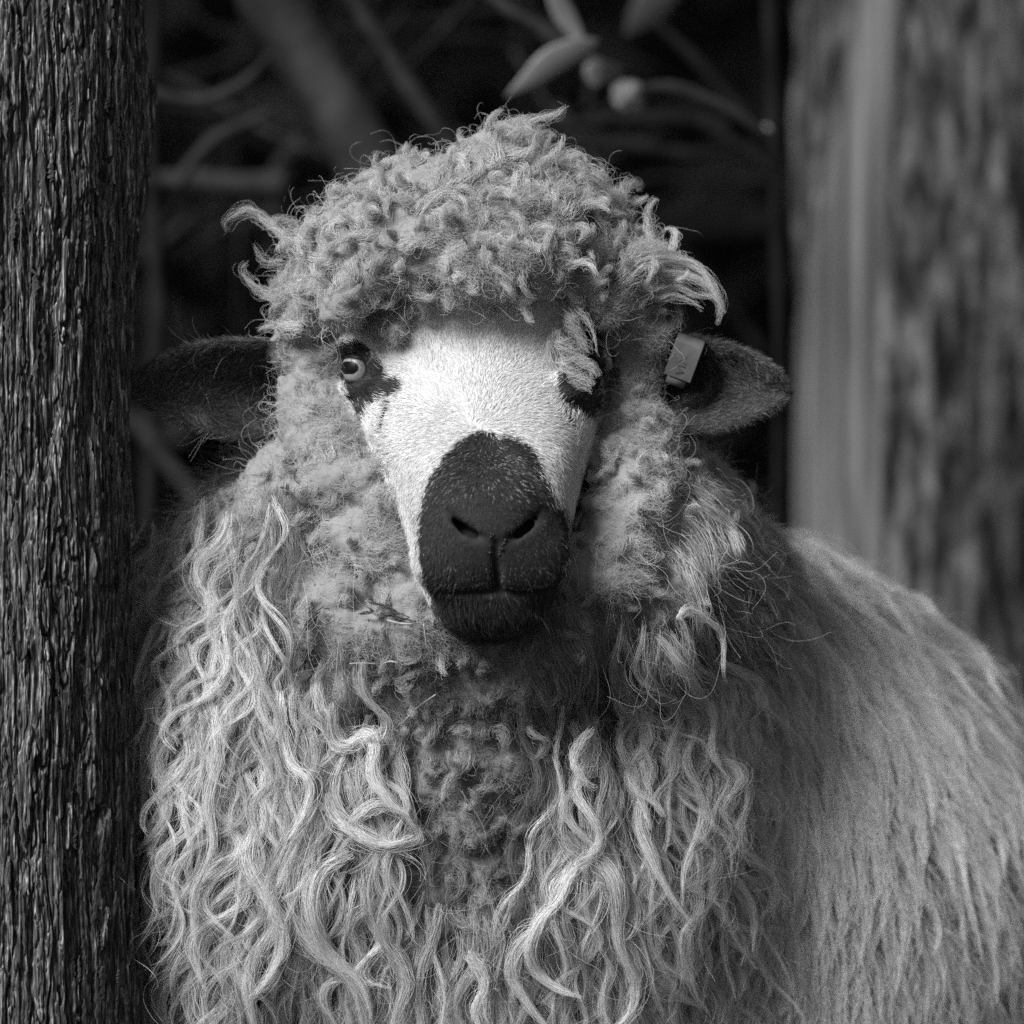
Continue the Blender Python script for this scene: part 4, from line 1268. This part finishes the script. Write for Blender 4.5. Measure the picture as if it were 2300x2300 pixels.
# trunk behind the sheep on the right, bark peeling off pale wood
def build_back_tree():
    tree = bpy.data.objects.new('tree', None)
    link(tree, label='thick tree with peeling bark behind the sheep at the right edge', cat='tree')
    yc = 1.35
    c = PX(2190, 1150, yc); k = S * (D + yc) / D
    zz = np.arange(0, 2.6, .012); th = np.linspace(-math.pi, math.pi, 160, endpoint=False)
    TH, ZZ = np.meshgrid(th, zz, indexing='ij')
    ed = np.interp(1150 - (zz - H) / k, [-2000, 0, 350, 700, 1050, 1300, 3000], [1850, 1812, 1795, 1790, 1785, 1790, 1720])
    R = (2190 - ed)[None, :] * k
    fl_ = np.stack([np.cos(TH).ravel() * .15, np.sin(TH).ravel() * .15, ZZ.ravel()], 1)
    rid = fbm(fl_ * np.array([34, 34, 3]), 310, 3) - .5
    lump = fbm(fl_ * np.array([24, 24, 10]), 320, 3) - .5
    R = (R + 0 * TH).ravel() + .030 * rid + .018 * lump
    P = np.stack([c[0] + np.cos(TH).ravel() * R, yc + np.sin(TH).ravel() * R, ZZ.ravel()], 1)
    i = np.arange(P.shape[0]).reshape(TH.shape); j = np.vstack([i[1:], i[:1]])
    F = np.stack([i[:, :-1], j[:, :-1], j[:, 1:], i[:, 1:]], -1).reshape(-1, 4)
    mb = wood_mat('peeling_bark', [(.36, .006), (.45, .025), (.54, .08), (.66, .2)], 62, 15, .004)
    mesh_obj('trunk', P, F, mb, parent=tree)
    # bare strip where the bark has come away
    mw = wood_mat('bare_wood', [(.36, .03), (.5, .10), (.64, .20)], 90, 2.6, .004)
    zs = np.linspace(0, 2.6, 90); aa = np.linspace(-1, 1, 14)
    sv = []
    for z in zs:
        v_ = 1150 - (z - H) / k
        cu_ = np.interp(v_, [-2000, 0, 300, 600, 900, 1250, 3000], [1990, 1950, 1925, 1905, 1895, 1870, 1800])
        wd = np.interp(v_, [-2000, 0, 300, 600, 900, 1250, 3000], [60, 62, 75, 95, 95, 85, 80])
        Rz = np.interp(v_, [-2000, 0, 350, 700, 1050, 1300, 3000], [340, 378, 395, 400, 405, 400, 470]) * k
        for a in aa:
            px = (cu_ + a * wd * (1 + .25 * math.sin(z * 9 + a)) - 2190) * k
            cs = np.clip(px / (Rz + .004), -.995, .995)
            an = -math.acos(cs)
            rr = Rz + .012 - .008 * abs(a) ** 3
            sv.append((c[0] + math.cos(an) * rr, yc + math.sin(an) * rr, z))
    i = np.arange(len(zs) * 14).reshape(len(zs), 14)
    SF_ = np.stack([i[:-1, :-1], i[:-1, 1:], i[1:, 1:], i[1:, :-1]], -1).reshape(-1, 4)
    o = mesh_obj('bare_wood_strip', np.array(sv), SF_, mw, parent=tree)
    sol = o.modifiers.new('thick', 'SOLIDIFY'); sol.thickness = .012; sol.offset = -1
build_back_tree()

# ------------------------------------------------------------------ branches and twigs in the thicket behind
M_LIMB = wood_mat('limb_bark', [(.3, .012), (.7, .042)], 30, 30, .002)
M_LIMB2 = wood_mat('limb_bark_dull', [(.3, .005), (.7, .017)], 30, 30, .002)
M_LEAF = simple_mat('leaf', .1, .5, .4, (30, .10, .18))
def limb(name, pts, width, y, label, cat='branch', m=M_LIMB, group=None, rough=.7, seed=0):
    yy = np.linspace(y[0], y[1], len(pts)) if isinstance(y, tuple) else np.full(len(pts), y)
    P = [PX(u, v, q_) for (u, v), q_ in zip(pts, yy)]
    r = [w * .5 * S * (D + q_) / D for w, q_ in zip(width, np.linspace(yy[0], yy[-1], len(width)))]
    V_, F_ = tube(P, [q_ * .85 for q_ in r], 14, rough, seed)
    return mesh_obj(name, V_, F_, m, label=label, cat=cat, group=group)
limb('leaning_trunk', [(470, -420), (600, -40), (720, 190), (860, 430), (1000, 800), (1100, 1250)], [190, 175, 165, 150, 150, 150], (1.25, 1.15), 'broad leaning trunk slanting down behind the woolly topknot', 'tree', seed=1)
limb('branch', [(700, -180), (800, 10), (900, 160), (1010, 330), (1080, 470)], [50, 52, 52, 45, 40], 1.05, 'straight thin branch slanting beside the broad leaning trunk', seed=2)
limb('branch', [(250, 190), (345, 210), (430, 225), (510, 205), (570, 165), (610, 120)], [36, 36, 36, 32, 24, 16], .95, 'upward curving branch touching the bark of the front tree', seed=3)
limb('branch', [(330, 235), (460, 250), (600, 270), (720, 300)], [30, 32, 34, 40], 1.3, 'dim level branch running from the front tree to the leaning trunk', m=M_LIMB2, seed=4)
limb('branch', [(250, 415), (360, 405), (470, 412), (560, 420), (640, 425)], [56, 60, 62, 66, 70], 1.25, 'thick level branch low between front tree and topknot', seed=5)
limb('branch', [(668, 300), (652, 350), (640, 410), (622, 490)], [30, 70, 88, 50], 1.45, 'short upright stub crossing the thick level branch', seed=6)
limb('branch', [(400, 420), (440, 350), (490, 305), (550, 280), (610, 250)], [30, 40, 44, 34, 16], 1.1, 'bent pale branch arching above the thick level branch', seed=7)
limb('branch', [(200, 900), (310, 955), (380, 1040), (440, 1120), (520, 1250)], [56, 58, 58, 58, 60], .75, 'slanting branch below the left ear by the front tree', seed=8)
limb('sapling', [(345, -200), (345, 60), (342, 300), (350, 600), (355, 760), (330, 1200)], [34, 36, 34, 44, 56, 50], 1.1, 'thin upright sapling half hidden behind the front tree', 'sapling', m=M_LIMB2, seed=9)
limb('sapling', [(1728, -200), (1732, 60), (1738, 250), (1745, 420), (1750, 800), (1740, 1500)], [40, 42, 36, 28, 26, 26], 1.0, 'thin upright sapling left of the peeling tree', 'sapling', m=M_LIMB2, seed=10)
limb('twig', [(1060, -40), (1140, 20), (1230, 75), (1320, 130), (1400, 165)], [34, 36, 36, 30, 26], .85, 'straight twig crossing the long narrow leaf from above', 'twig', seed=11)
limb('twig', [(1320, 130), (1370, 175), (1420, 200), (1500, 195), (1580, 220), (1660, 260), (1730, 310)], [22, 30, 34, 32, 32, 30, 20], .85, 'arched twig that carries the round bud', 'twig', seed=12)
limb('twig', [(1470, 50), (1540, 110), (1610, 185), (1680, 260)], [22, 26, 28, 26], 1.1, 'dim slanting twig right of the drooping leaf', 'twig', m=M_LIMB2, seed=13)
limb('branch', [(1250, 290), (1330, 275), (1430, 270), (1540, 268), (1640, 285)], [34, 36, 36, 40, 30], 1.1, 'dull level branch under the round bud', m=M_LIMB2, seed=14)
limb('branch', [(1240, 325), (1340, 325), (1430, 330), (1560, 345), (1700, 330)], [30, 34, 36, 34, 26], 1.2, 'second dull level branch under the round bud, the lower one', m=M_LIMB2, seed=15)
limb('branch', [(1570, 270), (1640, 315), (1710, 360), (1760, 420)], [32, 34, 32, 24], .95, 'short branch slanting down towards the peeling tree', m=M_LIMB2, seed=16)
limb('fallen_log', [(1330, 520), (1480, 512), (1650, 510), (1820, 515)], [120, 130, 130, 125], 1.7, 'dim fallen log lying level behind the curl over the tagged ear', 'log', m=M_LIMB2, seed=17)
limb('branch', [(1330, 430), (1480, 400), (1600, 410), (1760, 400)], [26, 26, 24, 24], 1.5, 'faint level branch just above the fallen log', m=M_LIMB2, seed=18)
limb('branch', [(1520, 560), (1580, 620), (1640, 690), (1720, 800)], [30, 36, 36, 30], 1.6, 'faint branch slanting down below the fallen log', m=M_LIMB2, seed=19)

def leaf(mid, wid, y, label, cat='leaf', fold=.3, m=M_LEAF):
    G = spline(np.array(mid, float), 18)
    w = np.interp(np.linspace(0, 1, 18), np.linspace(0, 1, len(wid)), wid)
    tan = unit(np.gradient(G, axis=0)); nr = np.stack([-tang_y(tan), tan[:, 0]], 1)
    vs_ = []
    for g, n_, ww in zip(G, nr, w):
        for a in np.linspace(-1, 1, 7):
            p = PX(*(g + n_ * a * ww * .5), y); p[1] += (abs(a) if a < 0 else -.35 * a) * ww * S * fold
            vs_.append(p)
    i = np.arange(18 * 7).reshape(18, 7)
    F_ = np.stack([i[:-1, :-1], i[:-1, 1:], i[1:, 1:], i[1:, :-1]], -1).reshape(-1, 4)
    o = mesh_obj('leaf', np.array(vs_), F_, m, label=label, cat=cat)
    s_ = o.modifiers.new('thick', 'SOLIDIFY'); s_.thickness = .0008
def tang_y(t): return t[:, 1]
def tangle():
    Vt, Ft = [], []
    for k in range(70):
        y = rng.uniform(1.3, 2.3)
        p = PX(rng.uniform(250, 1560), rng.uniform(-80, 560), y)
        d = unit(rng.normal(size=3) * np.array([1, .5, .8])); path = [p]
        for q_ in range(5):
            d = unit(d + rng.normal(size=3) * .28); path.append(path[-1] + d * rng.uniform(.05, .11))
        w = rng.uniform(.0018, .006)
        if UV_(np.array(path))[0].max() > 1690: continue
        V_, F_ = tube(path, [w, w * .8, w * .4], 6, .4, k, 4)
        o_n = len(Vt); Vt += V_.tolist(); Ft += [tuple(i + o_n for i in f) for f in F_]
    mesh_obj('tangled_twigs', np.array(Vt), Ft, M_LIMB, kind='stuff')
tangle()
leaf([(1345, 92), (1300, 108), (1240, 138), (1190, 178), (1136, 216)], [10, 52, 64, 58, 34, 4], .72, 'long narrow pale leaf pointing down left above the topknot')
leaf([(1240, -30), (1262, 20), (1285, 60), (1310, 95)], [30, 46, 50, 40, 12], .78, 'short pale leaf hanging from the top edge above the long narrow leaf')
leaf([(1530, -30), (1480, 5), (1440, 40), (1405, 80)], [10, 60, 90, 56, 8], 1.15, 'wide drooping leaf at the top, right of the twigs', m=simple_mat('dull_leaf', .04, .7, .2, (40, .02, .06)))
leaf([(1350, 140), (1340, 165), (1335, 195)], [30, 60, 50, 10], .82, 'small curled leaf between the long leaf and the round bud')
def ball(name, u, v, r, y, label, cat, m):
    c = PX(u, v, y); rr = r * S * (D + y) / D
    k = 1 + (fbm(SV * 1.6 + u, 5, 3)[:, None] - .5) * 1.0
    o = mesh_obj(name, SV * k * rr + c, SF, m, label=label, cat=cat)
ball('bud', 1412, 218, 38, .80, 'pale round bud hanging under the arched twig', 'bud', M_LEAF)
ball('bud', 1732, 290, 17, 1.0, 'tiny pale bud on the sapling left of the peeling tree', 'bud', M_LEAF)

# ------------------------------------------------------------------ the thicket itself: dense hedge behind, unseen leaf layer added overhead
def build_thicket():
    ml = simple_mat('thicket_leaf', .03, .6, .3, (6, .02, .045))
    n = 26000
    P = np.stack([rng.uniform(-4.5, 4.5, n), 2.2 + rng.random(n) ** .7 * 2.2, rng.uniform(0, 3.0, n)], 1)
    n2 = 26000
    P2 = np.stack([rng.uniform(-4.5, 4.5, n2), rng.uniform(.95, 4.6, n2), 1.62 + rng.random(n2) * .75], 1)  # out-of-view leaves added overhead to block sun and sky
    P = np.vstack([P, P2]); m = len(P)
    a = unit(rng.normal(size=(m, 3))); b = unit(np.cross(a, rng.normal(size=(m, 3))))
    s = rng.uniform(.03, .075, (m, 1))
    Vv = np.stack([P - a * s, P - b * s * .45, P + a * s, P + b * s * .45], 1).reshape(-1, 3)
    F = np.arange(m * 4).reshape(m, 4)
    o = mesh_obj('undergrowth_and_added_canopy', Vv, F, ml, smooth=False, kind='stuff')
    # bank of earth and dead leaves that closes the thicket
    nx, nz = 60, 30
    Xg, Zg = np.meshgrid(np.linspace(-7, 7, nx), np.linspace(-.2, 3.4, nz), indexing='ij')
    Q_ = np.stack([Xg.ravel(), np.full(nx * nz, 4.7), Zg.ravel()], 1)
    Q_[:, 1] += (fbm(Q_ * 1.2, 410, 4) - .5) * 1.4 + Q_[:, 2] * .15
    i = np.arange(nx * nz).reshape(nx, nz)
    F = np.stack([i[:-1, :-1], i[1:, :-1], i[1:, 1:], i[:-1, 1:]], -1).reshape(-1, 4)
    mesh_obj('hill', Q_, F, simple_mat('bank_soil', .02, .95, .1, (5, .01, .025)), kind='structure')
build_thicket()

# ================================================================== straw and grass heads caught in the wool
M_STRAW = simple_mat('straw', .4, .6, .3, (400, .18, .36))
M_SEED = simple_mat('dry_grass', .05, .7, .2, (300, .025, .08))
def wool_point(u, v, lift=.004):
    G = lay(np.array([[u, v], [u + 1, v + 1]], float), lift=lift, rise=0)
    return G[0]
def stem_mesh(pts, w, n=5):
    return tube(pts, w, n, 0, 0, 3)
def seed_head(u0, v0, u1, v1, label, n=16, spread=9, group=None):
    """thin stem with a brush of narrow husks"""
    a = wool_point(u0, v0, .007); b = wool_point(u1, v1, .008)
    root = bpy.data.objects.new('grass_head', None)
    link(root, label=label, cat='grass head', group=group)
    V_, F_ = stem_mesh([a, (a + b) / 2 + rng.normal(size=3) * .001, b], [.0004, .0003, .0002])
    mesh_obj('stem', V_, F_, M_SEED, parent=root)
    ax = unit(b - a); L = np.linalg.norm(b - a)
    side = unit(np.cross(ax, np.array([0, -1.0, 0])))
    hv, hf = [], []
    for k in range(n):
        t = .2 + .8 * k / n
        p = a + (b - a) * t
        d = unit(ax + side * rng.choice([-1, 1]) * rng.uniform(.1, .5) + np.array([0, -.3 * rng.random(), 0]))
        l = L * rng.uniform(.12, .26)
        o_n = len(hv)
        s2 = unit(np.cross(d, np.array([0, -1.0, 0.1]))); s3 = np.cross(d, s2)
        for f_, w in ((0, .0002), (.4, .0007), (1, .0001)):
            for q_ in (s2, s3, -s2, -s3):
                hv.append(p + d * l * f_ + q_ * w)
        for r in range(2):
            for c_ in range(4):
                hf.append((o_n + r * 4 + c_, o_n + r * 4 + (c_ + 1) % 4, o_n + r * 4 + 4 + (c_ + 1) % 4, o_n + r * 4 + 4 + c_))
    mesh_obj('husks', np.array(hv), hf, M_SEED, parent=root, kind='stuff')
seed_head(935, 1400, 830, 1378, 'dark feathery grass head pointing left below the black chin')
seed_head(925, 1390, 850, 1345, 'dark grass head slanting up left beside the black chin')
seed_head(735, 1360, 702, 1405, 'dark feathery grass head on pale cheek wool, left of the chin')
seed_head(730, 1435, 685, 1490, 'dark grass head slanting down left at the lower cheek wool', 12)
seed_head(712, 1275, 698, 1200, 'upright dark grass head on the pale cheek wool', 10)
seed_head(1020, 500, 1050, 560, 'dark grass sprig stuck in the middle of the topknot', 12)
seed_head(690, 1120, 660, 1100, 'small dark sprig beside the fold of the cheek wool', 8)
def straw(u0, v0, u1, v1, label, w=.0006, m=None, lift=.008, group=None):
    a = wool_point(u0, v0, lift); b = wool_point(u1, v1, lift)
    V_, F_ = stem_mesh([a, (a + b) / 2 + rng.normal(size=3) * .0008, b], [w, w, w * .6])
    mesh_obj('straw', V_, F_, m or M_STRAW, label=label, cat='straw', group=group)
straw(910, 1620, 985, 1545, 'long pale straw slanting up right under the chin', .0008)
straw(885, 1395, 930, 1405, 'short pale straw lying level below the grass heads', .0008)
straw(948, 1405, 956, 1450, 'short upright pale straw left of the chin', .0006)
straw(800, 1475, 860, 1478, 'thin level straw on the chest wool', .0005)
straw(875, 1475, 905, 1470, 'short thick level straw on the chest wool', .0007)
straw(1305, 1270, 1290, 1320, 'pale straw standing by the right corner of the mouth', .0005, lift=.012)
straw(1300, 1275, 1312, 1320, 'thin straw crossing another by the right corner of the mouth', .0004, lift=.013)
straw(728, 420, 800, 520, 'long dark stalk sticking out of the left of the topknot', .0006, M_SEED)
straw(1300, 395, 1316, 350, 'pale stalk standing on the right of the topknot', .0008)
straw(735, 1480, 700, 1530, 'dark stalk slanting beside the lower cheek wool', .0007, M_SEED)
straw(1160, 1760, 1175, 1720, 'dark bent stalk in the middle of the chest', .0008, M_SEED)
straw(1045, 360, 1075, 340, 'pale straw on top of the topknot', .0006)
straw(1025, 1560, 1035, 1640, 'thin dark stalk hanging under the chin', .0005, M_SEED)
# specks of chaff
cv, cf = [], []
for k in range(240):
    if k < 150: u, v = rng.normal(1040, 140), rng.normal(1540, 90)
    elif k < 210: u, v = rng.uniform(620, 1350), rng.uniform(420, 660)
    else: u, v = rng.uniform(620, 900), rng.uniform(1000, 1400)
    p = wool_point(u, v, rng.uniform(.003, .007))
    if np.isnan(p).any(): continue
    d = unit(rng.normal(size=3) * np.array([1, .4, 1])); e = unit(np.cross(d, np.array([0, -1, .1])))
    l, w = rng.uniform(.0006, .0026), rng.uniform(.0002, .0004)
    o_n = len(cv)
    cv += [p - d * l - e * w, p + d * l - e * w, p + d * l + e * w, p - d * l + e * w, p + np.array([0, -w, 0])]
    cf += [(o_n, o_n + 1, o_n + 4), (o_n + 1, o_n + 2, o_n + 4), (o_n + 2, o_n + 3, o_n + 4), (o_n + 3, o_n, o_n + 4), (o_n + 3, o_n + 2, o_n + 1, o_n)]
mesh_obj('chaff_debris', np.array(cv), cf, M_SEED, smooth=False, kind='stuff')
print('done', round(time.time() - T0, 1))
